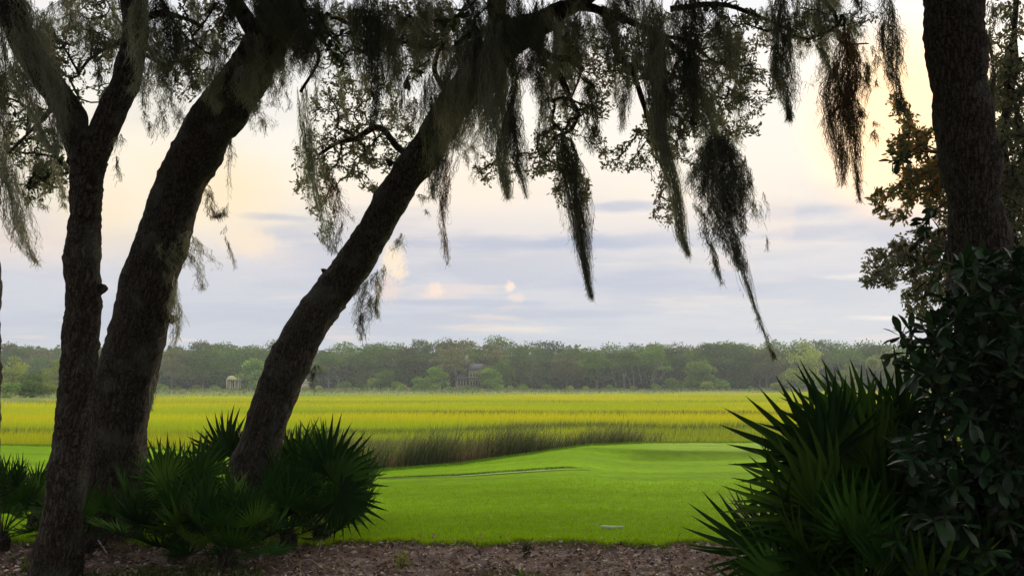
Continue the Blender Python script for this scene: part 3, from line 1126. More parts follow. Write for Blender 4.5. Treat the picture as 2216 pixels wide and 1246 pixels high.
def house():
    Y = 236
    m = mpp(Y)
    b = P(985, 846, Y)
    t = thing('house', 'cream house with dark grey roofs and columned porch under the far oaks', 'house', None, tuple(b))
    X = lambda px: (px - 985) * m
    Z = lambda py: (846 - py) * m
    # two-storey block, right
    w = MB()
    box(w, ((X(1014) + X(1050)) / 2, 2.5, Z(801) / 2), (X(1050) - X(1014), 5, Z(801)))
    w.build('wall', M['wall_grey'], t)
    w = MB()
    box(w, ((X(985) + X(1013.6)) / 2, 3.2, Z(820) / 2), (X(1013.6) - X(985), 4, Z(820)))
    w.build('wall', M['cream'], t)
    r = MB()
    gable(r, X(1013), X(1050), 0, 5, Z(801), Z(787), .35)
    ro = r.build('roof', M['roof'], t)
    c = MB()
    box(c, (X(1008), 3, Z(780)), (.7, .7, 3.0))
    c.build('chimney', M['wall_grey'], ro)
    r = MB()
    gable(r, X(984), X(1013), .4, 5, Z(822), Z(808), .4)
    r.build('roof', M['roof'], t)
    for px in (990, 996, 1002, 1008):
        p_ = MB()
        box(p_, (X(px), .35, Z(834) + .75), (.22, .22, 1.6))
        p_.build('column', M['cream'], t)
        p_ = MB()
        box(p_, (X(px + 2.9), 1.15, Z(834) + .7), (.5, .12, 1.25))
        p_.build('window', M['pane'], t)
    for px in (1019, 1025, 1031, 1037, 1043):
        for py in (811, 829):
            f = MB()
            box(f, (X(px), -.03, Z(py)), (.60, .10, 1.35))
            fo = f.build('window', M['cream'], t)
            g_ = MB()
            box(g_, (X(px), -.10, Z(py)), (.46, .05, 1.2))
            g_.build('pane', M['pane'], fo)
    b_ = MB()
    box(b_, (X(1032), -.5, Z(816)), (X(1050) - X(1014) + .4, 1.0, .16))
    b_.build('balcony', M['cream'], t)


house()


def pavilion():
    Y = 228
    m = mpp(Y)
    b = P(503, 848, Y)
    t = thing('pavilion', 'cream open-sided pavilion standing at the edge of the marsh', 'pavilion', None, tuple(b))
    for x in (-1.55, -.6, .6, 1.55):
        for y in (0, 1.6):
            p_ = MB()
            box(p_, (x, y, 1.6), (.28, .28, 3.2))
            p_.build('post', M['cream'], t)
    p_ = MB()
    box(p_, (1.0, .8, 3.25), (2.2, 2.4, .22))
    p_.build('deck', M['cream'], t)
    p_ = MB()
    box(p_, (.3, .8, 1.2), (3.3, 1.9, .15))
    p_.build('platform', M['cream'], t)
    r = MB()
    V, Q = [], []
    for i in range(5):
        zz = 3.25 + 1.1 * math.sin(i / 4 * math.pi / 2)
        rr = 1.35 * math.cos(i / 4 * math.pi / 2) + .02
        for k in range(12):
            a = k * math.pi / 6
            V.append((-.6 + rr * math.cos(a), .8 + rr * math.sin(a), zz))
    for i in range(4):
        for k in range(12):
            Q.append((i * 12 + k, i * 12 + (k + 1) % 12, i * 12 + 12 + (k + 1) % 12, i * 12 + 12 + k))
    r.add(V, Q)
    r.build('roof', flat_mat('straw_roof', (.34, .33, .14), .9), t)
    # little hut by the leaning trunk
    b = P(660, 842, Y)
    t = thing('hut', 'small pale hut with stepped roof just right of the leaning trunk', 'hut', None, tuple(b))
    w = MB()
    box(w, (0, 0, .9), (1.7, 1.5, 1.8))
    w.build('wall', M['cream'], t)
    w = MB()
    box(w, (0, 0, 1.92), (2.3, 2.0, .22))
    ro = w.build('roof', M['cream'], t)
    w = MB()
    box(w, (0, 0, 2.4), (.8, .8, .75))
    w.build('cupola', M['cream'], ro)


pavilion()

# ------------------------------------------------------------------ foreground oaks
LEAF_C = [(.14, .16, .09), (.17, .18, .12), (.20, .18, .15), (.30, .18, .16), (.10, .13, .07)]
LEAF_SUNGLOW = [(.16, .18, .08), (.24, .20, .10), (.48, .24, .08), (.24, .15, .10), (.12, .15, .06)]  # orange tints paint the low sun's glow into the backlit leaves
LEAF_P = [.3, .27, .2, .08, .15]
LEAF_G = [(.045, .085, .025), (.06, .10, .03), (.05, .07, .03), (.09, .11, .035)]


def pix_line(line, n):
    """line of (px, py, width px, Y) -> points and radii"""
    pts = [(*P(a, b, y), w * .5 * mpp(y)) for a, b, w, y in line]
    c = catmull(pts, n)
    return c[:, :3], np.maximum(c[:, 3], .004)


def limb(parent, line, n=40, sides=14, name='limb', rough=.02, ridge=.006, mat='bark', origin=None):
    p, r = pix_line(line, n)
    mb = MB()
    tube(mb, p - origin, r, sides, None, rough, 5, ridge, seed=line[0][0] * .01)
    return mb.build(name, M[mat], parent, smooth=True)


def spray(mbw, mbl, anchor, blobs, per=60, leafL=.05, cols=LEAF_C, pr=LEAF_P, gen=rng, nleaf=12, Yj=.5):
    """twigs growing from anchor through the blobs (px,py,rx,ry,Y) with leaf clusters"""
    pts = [np.array(anchor)]
    par = [-1]
    cand = []
    for px, py, rx, ry, Y, wgt in blobs:
        k = int(per * wgt)
        a = gen.uniform(0, 2 * math.pi, k)
        r = np.sqrt(gen.uniform(0, 1, k))
        for i in range(k):
            cand.append(np.array(P(px + rx * r[i] * math.cos(a[i]), py + ry * r[i] * math.sin(a[i]), Y + gen.uniform(-Yj, Yj))))
    cand = np.array(cand)
    order = np.argsort(np.linalg.norm(cand - anchor, axis=1))
    A = np.zeros((len(cand) + 1, 3))
    A[0] = anchor
    for c, i in enumerate(order):
        d = np.linalg.norm(A[:c + 1] - cand[i], axis=1)
        j = int(np.argmin(d))
        A[c + 1] = cand[i]
        par.append(j)
    cnt = np.zeros(len(A))
    for i in range(len(A) - 1, 0, -1):
        cnt[i] += 1
        cnt[par[i]] += cnt[i]
    for i in range(1, len(A)):
        a, b = A[par[i]], A[i]
        r1 = .0016 + .0015 * math.sqrt(cnt[i])
        mid = (a + b) / 2 + gen.normal(0, .12, 3) * np.linalg.norm(b - a)
        tube(mbw, catmull([a, mid, b], 4), [min(.02, r1 * 1.1), r1, r1, min(.02, r1) * .8], 4, cap=False)
        out = (b - a) / (np.linalg.norm(b - a) + 1e-6)
        n = gen.integers(nleaf - 3, nleaf + 4)
        d = out * .7 + gen.normal(0, .75, (n, 3))
        base = b - out * gen.uniform(0, .12, (n, 1)) + gen.normal(0, .018, (n, 3))
        L = leafL * gen.uniform(.6, 1.25, n)
        leaves(mbl, base, d, L, L * gen.uniform(.36, .52, n), tints(n, cols, .25, gen, pr if len(cols) == len(pr) else None), gen, .15)


def overhead(mbw, mbl, cx, cy, cz, rx, ry, rz, n, leafL=.135, gen=rng, cols=LEAF_G, ycut=None):
    """the part of a crown above the picture: leaf masses that shade the ground"""
    v = gen.normal(size=(n, 3))
    v /= np.linalg.norm(v, axis=1)[:, None]
    c = np.array([cx, cy, cz]) + v * np.array([rx, ry, rz]) * gen.uniform(.2, 1, (n, 1)) ** .5
    # keep out of the camera's view
    top = EYE.z + .15 + np.maximum(c[:, 1], 0) * math.tan(PITCH + math.atan(H / 2 / F) + .02)
    c = c[(c[:, 2] > top + .25)]
    n = len(c)
    leaves(mbl, c, gen.normal(size=(n, 3)), gen.uniform(.7, 1.3, n) * leafL, gen.uniform(.6, 1, n) * leafL * .8, tints(n, cols, .25, gen), gen)


def oak(label, lines, cat='oak', name='oak_tree', knobs=(), sides=30, n=150):
    o = P(lines[0][0][0], lines[0][0][1], lines[0][0][3])
    t = thing(name, label, 'tree', None, tuple(o))
    org = np.array(o)
    p, r = pix_line(lines[0], n)
    mb = MB()
    tube(mb, p - org, r, sides, None, .034, 3.2, .022, seed=org[0])
    for px, py, Y, s in knobs:
        k = np.array(P(px, py, Y)) - org
        kv = []
        tube(mb, [k - np.array([s, 0, s * .3]), k - np.array([s * .3, 0, .0]), k + np.array([s * .35, 0, 0]), k + np.array([s * .8, 0, -s * .1])], [s * 1.3, s * 1.0, s * .75, s * .25], 10, None, .01, 9, .004)
    mb.build('trunk', M['bark'], t, smooth=True)
    for ln in lines[1:]:
        limb(t, ln, 60 if ln[0][2] > 30 else 30, 18 if ln[0][2] > 30 else 8, origin=org,
             ridge=.010 if ln[0][2] > 30 else .003, rough=.02 if ln[0][2] > 30 else .008)
    return t, org


def crown_parts(t, org, mbw, mbl, wname='twigs', lname='foliage'):
    for mb, nm, mt in ((mbw, wname, 'bark_grey'), (mbl, lname, 'leaf')):
        if mb.V:
            me = mb.mesh(nm, M[mt])
            o = obj(nm, me, t, 'stuff')
            o.location = tuple(-org)


# forked oak at the left
ta, oa = oak('slender forked oak standing nearest the left frame edge in the mulch', [
    [(116, 1262, 126, 7.1), (120, 1236, 102, 7.1), (136, 1120, 82, 7.1), (148, 1000, 78, 7.1), (160, 880, 74, 7.1), (170, 780, 74, 7.1), (181, 650, 74, 7.1),
     (180, 540, 68, 7.1), (184, 430, 66, 7.1), (190, 350, 72, 7.1), (184, 310, 70, 7.1)],
    [(186, 350, 66, 7.1), (165, 290, 66, 7.1), (140, 225, 64, 7.05), (92, 160, 62, 7.0), (50, 90, 60, 6.9), (18, 0, 62, 6.8), (-20, -120, 56, 6.7), (-120, -300, 46, 6.4), (-260, -420, 30, 6.0)],
    [(196, 350, 62, 7.1), (215, 300, 62, 7.15), (246, 235, 62, 7.2), (275, 170, 60, 7.2), (290, 90, 56, 7.2), (292, 0, 54, 7.2), (300, -120, 48, 7.1), (380, -280, 36, 6.8), (500, -400, 24, 6.3)],
    [(120, 215, 14, 7.0), (100, 250, 10, 7.3), (60, 290, 8, 7.6), (20, 330, 6, 7.9)],
    [(286, 60, 20, 7.2), (340, 30, 16, 7.3), (400, 40, 12, 7.4), (440, 60, 8, 7.5)],
], knobs=[(222, 624, 7.1, .05)])
mbw, mbl = MB(), MB()
spray(mbw, mbl, np.array(P(60, 290, 7.6)), [(60, 330, 70, 110, 9.0, 1.6), (110, 380, 50, 40, 9, .8), (30, 200, 40, 60, 8.6, .6)], 60, .06, LEAF_G)
spray(mbw, mbl, np.array(P(292, 0, 7.2)), [(200, 60, 90, 80, 8.8, 1.5), (150, 190, 40, 60, 8.5, .6), (110, 120, 30, 70, 8.5, .7), (400, 160, 50, 60, 8.8, .8), (230, 190, 30, 40, 8.8, .3)], 70, .055, LEAF_C)
spray(mbw, mbl, np.array(P(350, 0, 7.3)), [(440, 60, 90, 70, 8.6, 1.2)], 70, .055, LEAF_C)
overhead(mbw, mbl, -4.0, 4.0, 7.6, 4.6, 6.5, 2.4, 26000)
crown_parts(ta, oa, mbw, mbl)

# thick leaning oak
tb, ob = oak('thick rough-barked oak leaning right, second large trunk from the left', [
    [(222, 1165, 178, 8.9), (230, 1130, 140, 8.9), (240, 1040, 128, 8.9), (252, 940, 124, 8.9), (270, 830, 122, 8.9), (300, 710, 118, 8.9), (326, 600, 112, 8.9),
     (358, 500, 108, 8.9), (390, 400, 106, 8.9), (440, 300, 108, 8.8), (508, 205, 108, 8.7), (560, 120, 96, 8.6), (610, 20, 90, 8.5), (660, -120, 84, 8.3), (700, -300, 60, 8)],
    [(600, 20, 60, 8.5), (680, -50, 48, 8.4), (800, -90, 40, 8.3), (960, -110, 32, 8.2), (1120, -140, 26, 8.0)],
    [(560, 90, 40, 8.5), (500, -10, 36, 8.4), (430, -90, 30, 8.2), (330, -140, 22, 8.0)],
    [(650, 30, 14, 8.4), (640, 60, 12, 8.5), (690, 120, 9, 8.6), (650, 200, 7, 8.7)],
], knobs=[(378, 690, 8.9, .045)])
mbw, mbl = MB(), MB()
spray(mbw, mbl, np.array(P(650, 30, 8.4)), [(640, 60, 80, 60, 8.8, 1.6), (740, 80, 80, 80, 9.2, 1.4), (860, 60, 90, 60, 9.2, 1.3), (940, 60, 60, 50, 9.2, .9)], 70, .055)
overhead(mbw, mbl, -1.5, 6.5, 8.4, 5, 5.5, 2.4, 26000)
crown_parts(tb, ob, mbw, mbl)

# strongly leaning oak in the centre left
tc_, oc = oak('dark oak leaning far to the right out of the palmettos, moss on its bend', [
    [(505, 1160, 132, 9.3), (530, 1070, 104, 9.35), (560, 970, 92, 9.4), (592, 870, 88, 9.5), (628, 780, 86, 9.6), (676, 695, 86, 9.75), (722, 630, 84, 9.9),
     (772, 560, 80, 9.9), (822, 478, 78, 9.8), (872, 395, 76, 9.7), (925, 318, 76, 9.6), (978, 235, 76, 9.4), (1045, 150, 82, 9.2), (1105, 85, 78, 9.0), (1190, 40, 50, 8.8), (1280, -18, 40, 8.6), (1400, -110, 34, 8.3), (1560, -200, 26, 8)],
    [(1060, 140, 52, 9.2), (1075, 60, 46, 9.1), (1070, -40, 42, 9.0), (1040, -160, 36, 8.8)],
    [(1235, 10, 26, 8.7), (1300, 25, 20, 8.7), (1330, 75, 17, 8.7), (1336, 118, 15, 8.7), (1370, 160, 14, 8.8), (1400, 250, 11, 8.8), (1420, 330, 8, 8.9), (1450, 400, 5, 9)],
    [(1300, 20, 18, 8.6), (1370, 50, 16, 8.6), (1430, 80, 15, 8.6), (1475, 120, 14, 8.6), (1500, 165, 13, 8.6), (1530, 240, 11, 8.7), (1560, 310, 9, 8.7)],
    [(1400, 60, 12, 8.6), (1440, 78, 10, 8.6), (1490, 90, 8, 8.7), (1540, 130, 7, 8.8), (1600, 150, 5, 8.9)],
    [(1330, 130, 10, 8.7), (1390, 150, 9, 8.7), (1450, 160, 7, 8.8), (1500, 190, 5, 8.8)],
    [(1150, 95, 22, 9.0), (1195, 125, 18, 9.0), (1235, 128, 16, 9.0), (1262, 152, 13, 9.0)],
    [(1170, 130, 18, 9.0), (1210, 165, 15, 9.0), (1235, 215, 12, 9.0), (1249, 245, 9, 9.0), (1236, 280, 8, 9.0), (1200, 298, 9, 9.0), (1172, 332, 7, 9.0)],
    [(905, 350, 18, 9.7), (862, 320, 15, 9.8), (820, 275, 14, 9.9), (770, 300, 13, 10.0), (730, 310, 10, 10.1), (690, 335, 7, 10.2)],
    [(985, 215, 16, 9.4), (940, 150, 12, 9.4), (975, 60, 9, 9.3), (1010, 10, 7, 9.2)],
    [(1450, 20, 14, 8.5), (1560, 10, 12, 8.4), (1650, 40, 9, 8.4), (1720, 70, 7, 8.4)],
    [(1560, -200, 24, 8), (1700, -60, 16, 8), (1800, 20, 10, 8), (1818, 90, 7, 8), (1880, 95, 4, 8)],
    [(1700, -60, 16, 8), (1850, -50, 12, 8), (1950, -40, 8, 8)],
], knobs=[(706, 588, 9.95, .04), (650, 668, 10.0, .02), (846, 352, 9.7, .045)])
mbw, mbl = MB(), MB()
spray(mbw, mbl, np.array(P(760, 300, 10.0)), [(780, 250, 120, 90, 10.2, 2.0), (720, 330, 90, 60, 10.3, 1.5), (680, 400, 50, 60, 10.4, .8), (700, 480, 30, 40, 10.4, .25),
                                              (820, 380, 60, 40, 10.2, .6), (760, 200, 90, 70, 10.2, 1.0), (840, 300, 60, 60, 10.1, .8)], 70, .055)
spray(mbw, mbl, np.array(P(985, 70, 9.2)), [(950, 60, 80, 60, 9.4, 1.2), (880, 110, 60, 70, 9.6, .8)], 70, .055)
spray(mbw, mbl, np.array(P(1235, 215, 9.0)), [(1240, 190, 70, 100, 9.2, 1.5), (1200, 330, 50, 60, 9.2, .8), (1240, 410, 50, 45, 9.2, .7), (1295, 260, 40, 80, 9.2, .5), (1160, 350, 40, 40, 9.2, .4), (1085, 360, 60, 50, 9.2, .5)], 70, .052)
spray(mbw, mbl, np.array(P(1400, 170, 8.7)), [(1330, 110, 90, 90, 9.0, 1.8), (1440, 130, 100, 100, 9.0, 2.0), (1540, 160, 90, 110, 9.0, 2.2), (1620, 110, 70, 80, 9.0, .9), (1650, 180, 60, 40, 9, .4),
                                              (1350, 340, 60, 30, 9.0, .5), (1430, 300, 60, 80, 9.0, 1.2), (1520, 300, 60, 70, 9.0, .9), (1440, 440, 30, 50, 9.0, .4), (1600, 250, 50, 60, 9, .8)], 70, .052)
spray(mbw, mbl, np.array(P(1800, 20, 8)), [(1750, 60, 60, 60, 8.2, .5), (1560, 40, 90, 40, 8.5, .8), (1850, 40, 50, 40, 8.2, .2)], 60, .05)
overhead(mbw, mbl, 2.5, 6.5, 8.2, 5, 5.0, 2.4, 26000)
crown_parts(tc_, oc, mbw, mbl)

# straight oak at the right
td, od = oak('straight dark oak trunk rising behind the right-hand shrub', [
    [(2172, 1300, 150, 6.4), (2160, 1150, 128, 6.4), (2150, 950, 122, 6.4), (2140, 780, 120, 6.4), (2122, 640, 118, 6.4), (2116, 500, 118, 6.4), (2105, 400, 118, 6.4),
     (2092, 290, 120, 6.4), (2078, 180, 122, 6.4), (2068, 80, 126, 6.4), (2062, 0, 128, 6.4), (2050, -120, 128, 6.4), (2020, -320, 110, 6.3)],
    [(2060, -80, 60, 6.4), (1980, -180, 50, 6.2), (1860, -280, 40, 5.9), (1700, -380, 30, 5.5)],
    [(2110, -60, 40, 6.4), (2200, -120, 34, 6.6), (2330, -200, 28, 6.9)],
])
mbw, mbl = MB(), MB()
overhead(mbw, mbl, 5.0, 4.0, 7.6, 4.6, 6.5, 2.4, 26000)
crown_parts(td, od, mbw, mbl)

# sliver of a trunk at the left frame edge
te, oe = oak('sliver of a mossy trunk cut off by the left frame edge', [
    [(-62, 1180, 120, 8.6), (-60, 1000, 108, 8.6), (-58, 800, 104, 8.6), (-57, 600, 102, 8.6), (-60, 400, 98, 8.6), (-60, 200, 92, 8.6), (-80, 0, 90, 8.6), (-100, -200, 80, 8.5)],
])

# young small-leaved tree behind the right trunk
tf, of_ = oak('small-leaved tree with airy hanging sprays behind the right oak trunk', [
    [(2240, 1120, 44, 8.8), (2235, 900, 38, 8.8), (2215, 700, 34, 8.8), (2185, 520, 30, 8.8), (2170, 330, 24, 8.8), (2190, 150, 18, 8.8), (2200, -20, 12, 8.8)],
    [(2190, 560, 18, 8.8), (2090, 500, 14, 8.6), (2010, 510, 11, 8.4), (1950, 560, 8, 8.3), (1900, 590, 5, 8.2)],
    [(2172, 400, 18, 8.8), (2080, 340, 13, 8.6), (2000, 320, 9, 8.4), (1955, 240, 6, 8.3)],
    [(2090, 500, 12, 8.6), (2020, 600, 9, 8.5), (1985, 690, 5, 8.4)],
    [(2200, 640, 14, 8.8), (2100, 560, 10, 8.6), (2040, 640, 6, 8.5)],
], name='young_tree', sides=12, n=60)
mbw, mbl = MB(), MB()
spray(mbw, mbl, np.array(P(2090, 340, 8.6)), [(1990, 330, 70, 50, 8.5, 1.5), (1960, 280, 18, 40, 8.4, .3), (1930, 440, 45, 40, 8.5, .6), (1990, 400, 60, 40, 8.5, 1.1), (2040, 420, 40, 90, 8.6, 1.6), (1940, 225, 16, 24, 8.3, .15)], 70, .065, LEAF_SUNGLOW)
spray(mbw, mbl, np.array(P(2050, 500, 8.6)), [(1930, 570, 60, 40, 8.4, .9), (1990, 540, 60, 50, 8.5, 1.3), (1985, 650, 30, 50, 8.5, .8), (2040, 590, 40, 80, 8.6, 1.6), (1900, 600, 40, 25, 8.4, .4)], 70, .06, LEAF_C)
spray(mbw, mbl, np.array(P(2190, 200, 8.8)), [(2190, 80, 60, 90, 8.8, 1.3), (2190, 200, 60, 90, 8.8, 2.4), (2190, 350, 60, 90, 8.8, 3.2), (2200, 480, 50, 90, 8.8, 3.2), (2260, 300, 60, 200, 8.8, 2)], 70, .06, LEAF_C)
crown_parts(tf, of_, mbw, mbl)


# unseen leaf clumps added around and behind the viewer to block sky light
def rear_shade():
    mb = MB()
    for k in range(50):
        a = R(random.uniform(108, 432))
        d = random.uniform(7.5, 24)
        x, y = math.sin(a) * d, math.cos(a) * d
        if y > -3 and abs(x) < 12:
            continue
        if y > 7:
            continue
        n = 1700
        v = rng.normal(size=(n, 3))
        v /= np.linalg.norm(v, axis=1)[:, None]
        c = np.array([x, y, random.uniform(1.5, 8.5)]) + v * np.array([3.2, 3.2, 3.2]) * rng.uniform(.3, 1, (n, 1))
        c = c[c[:, 2] > .1]
        n = len(c)
        leaves(mb, c, rng.normal(size=(n, 3)), rng.uniform(.3, .5, n), rng.uniform(.25, .4, n), tints(n, LEAF_G, .25))
    o = mb.build('shade_leaves', M['leaf'], kind='stuff')
    tag(o, 'unseen leaf clumps added around and behind the viewpoint for shade', 'shade_leaves')


rear_shade()

# ------------------------------------------------------------------ Spanish moss
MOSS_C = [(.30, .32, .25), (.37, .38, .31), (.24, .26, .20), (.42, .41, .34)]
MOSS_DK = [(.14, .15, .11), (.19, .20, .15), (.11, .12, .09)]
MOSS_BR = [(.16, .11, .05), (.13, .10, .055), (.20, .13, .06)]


def moss(line, Y, n, label, group=None, cols=MOSS_C, fuzz=.5, wd=.0055, straggle=1.5, L=(.2, .6)):
    """line = (px, py, half width px) down the clump's axis; strands n"""
    gen = rng
    n = int(n * .8)
    ax = catmull([(a, b, w) for a, b, w in line], 40)
    s = mpp(Y)
    top = np.array(P(line[0][0], line[0][1], Y))
    A = np.array([np.array(P(a, b, Y)) for a, b, w in ax])
    Wd = np.maximum(ax[:, 2], 1) * s
    m = 11
    wgt = Wd ** .62
    wgt = wgt / wgt.sum()
    # strands hang in locks that part from each other towards their tips
    nl = max(3, int(n / 11))
    lk = gen.integers(0, nl, n)
    l_st = np.clip(gen.choice(40, nl, p=wgt) / 39.0 - gen.uniform(0, .18, nl), 0, .9)
    l_st[: nl // 3] *= .5
    l_ln = gen.uniform(*L, nl)
    l_ang = gen.uniform(0, 2 * math.pi, nl)
    l_rr = np.sqrt(gen.uniform(0, 1.25, nl))
    l_wig = np.cumsum(gen.normal(0, .012 * straggle, (nl, m, 2)), axis=1)
    l_wig -= l_wig[:, :1]
    l_r = gen.uniform(.008, .030, nl) * (.5 + 6 * np.minimum(Wd.max(), .15))
    st = np.clip(l_st[lk] + gen.uniform(-.03, .06, n), 0, .93)
    en = np.minimum(1.0, st + l_ln[lk] * gen.uniform(.55, 1.05, n))
    u = np.linspace(0, 1, m)
    S = st[:, None] + (en - st)[:, None] * u[None, :]
    idx = S * 39
    i0 = np.clip(idx.astype(int), 0, 38)
    f = (idx - i0)[..., None]
    base = A[i0] * (1 - f) + A[i0 + 1] * f
    wr = (Wd[i0] * (1 - f[..., 0]) + Wd[i0 + 1] * f[..., 0])
    conv = l_rr[lk][:, None] * (1 - .15 * u[None, :])
    wig = np.cumsum(gen.normal(0, .0055 * straggle, (n, m, 2)), axis=1)
    wig -= wig[:, :1]
    taper = np.minimum(1, .35 + wr / .05)
    wig = wig * taper[..., None] + l_wig[lk] * np.minimum(1, wr / .06)[..., None]
    a2 = gen.uniform(0, 2 * math.pi, n)
    r2 = (l_r[lk] * np.sqrt(gen.uniform(0, 1, n)))[:, None] * (np.sin(np.pi * (u * .75 + .2))[None, :]) * taper
    Pn = base.copy()
    Pn[..., 0] += np.cos(l_ang[lk])[:, None] * conv * wr + wig[..., 0] + np.cos(a2)[:, None] * r2
    Pn[..., 1] += np.sin(l_ang[lk])[:, None] * conv * wr * .8 + wig[..., 1] + np.sin(a2)[:, None] * r2
    Pn[..., 2] += gen.normal(0, .005, (n, m))
    w = wd * gen.uniform(.6, 1.3, (n, 1)) * (1 - .65 * u[None, :])
    C = tints(nl, cols, .3)[lk] * gen.uniform(.8, 1.2, (n, 1))
    mb = MB()
    Pn -= top
    ribbons(mb, Pn, w, C)
    # short curls that give the clump its fuzz
    k = int(n * 5 * fuzz)
    si = gen.integers(0, n, k)
    sj = gen.integers(1, m, k)
    b = Pn[si, sj]
    d = gen.normal(0, 1, (k, 3))
    d[:, 2] = -np.abs(d[:, 2]) * .8
    d /= np.linalg.norm(d, axis=1)[:, None]
    Lh = gen.uniform(.02, .065, k)[:, None]
    c1 = b + d * Lh * .5
    c2 = c1 + (d * .6 + np.array([0, 0, -.6]) + gen.normal(0, .3, (k, 3))) * Lh * .6
    ribbons(mb, np.stack([b, c1, c2], 1), np.tile(np.array([[.0055, .0048, .0025]]), (k, 1)), C[si] * .95)
    o = mb.build('moss_clump', M['moss'])
    o.location = tuple(top)
    tag(o, label, 'moss', group)
    return o


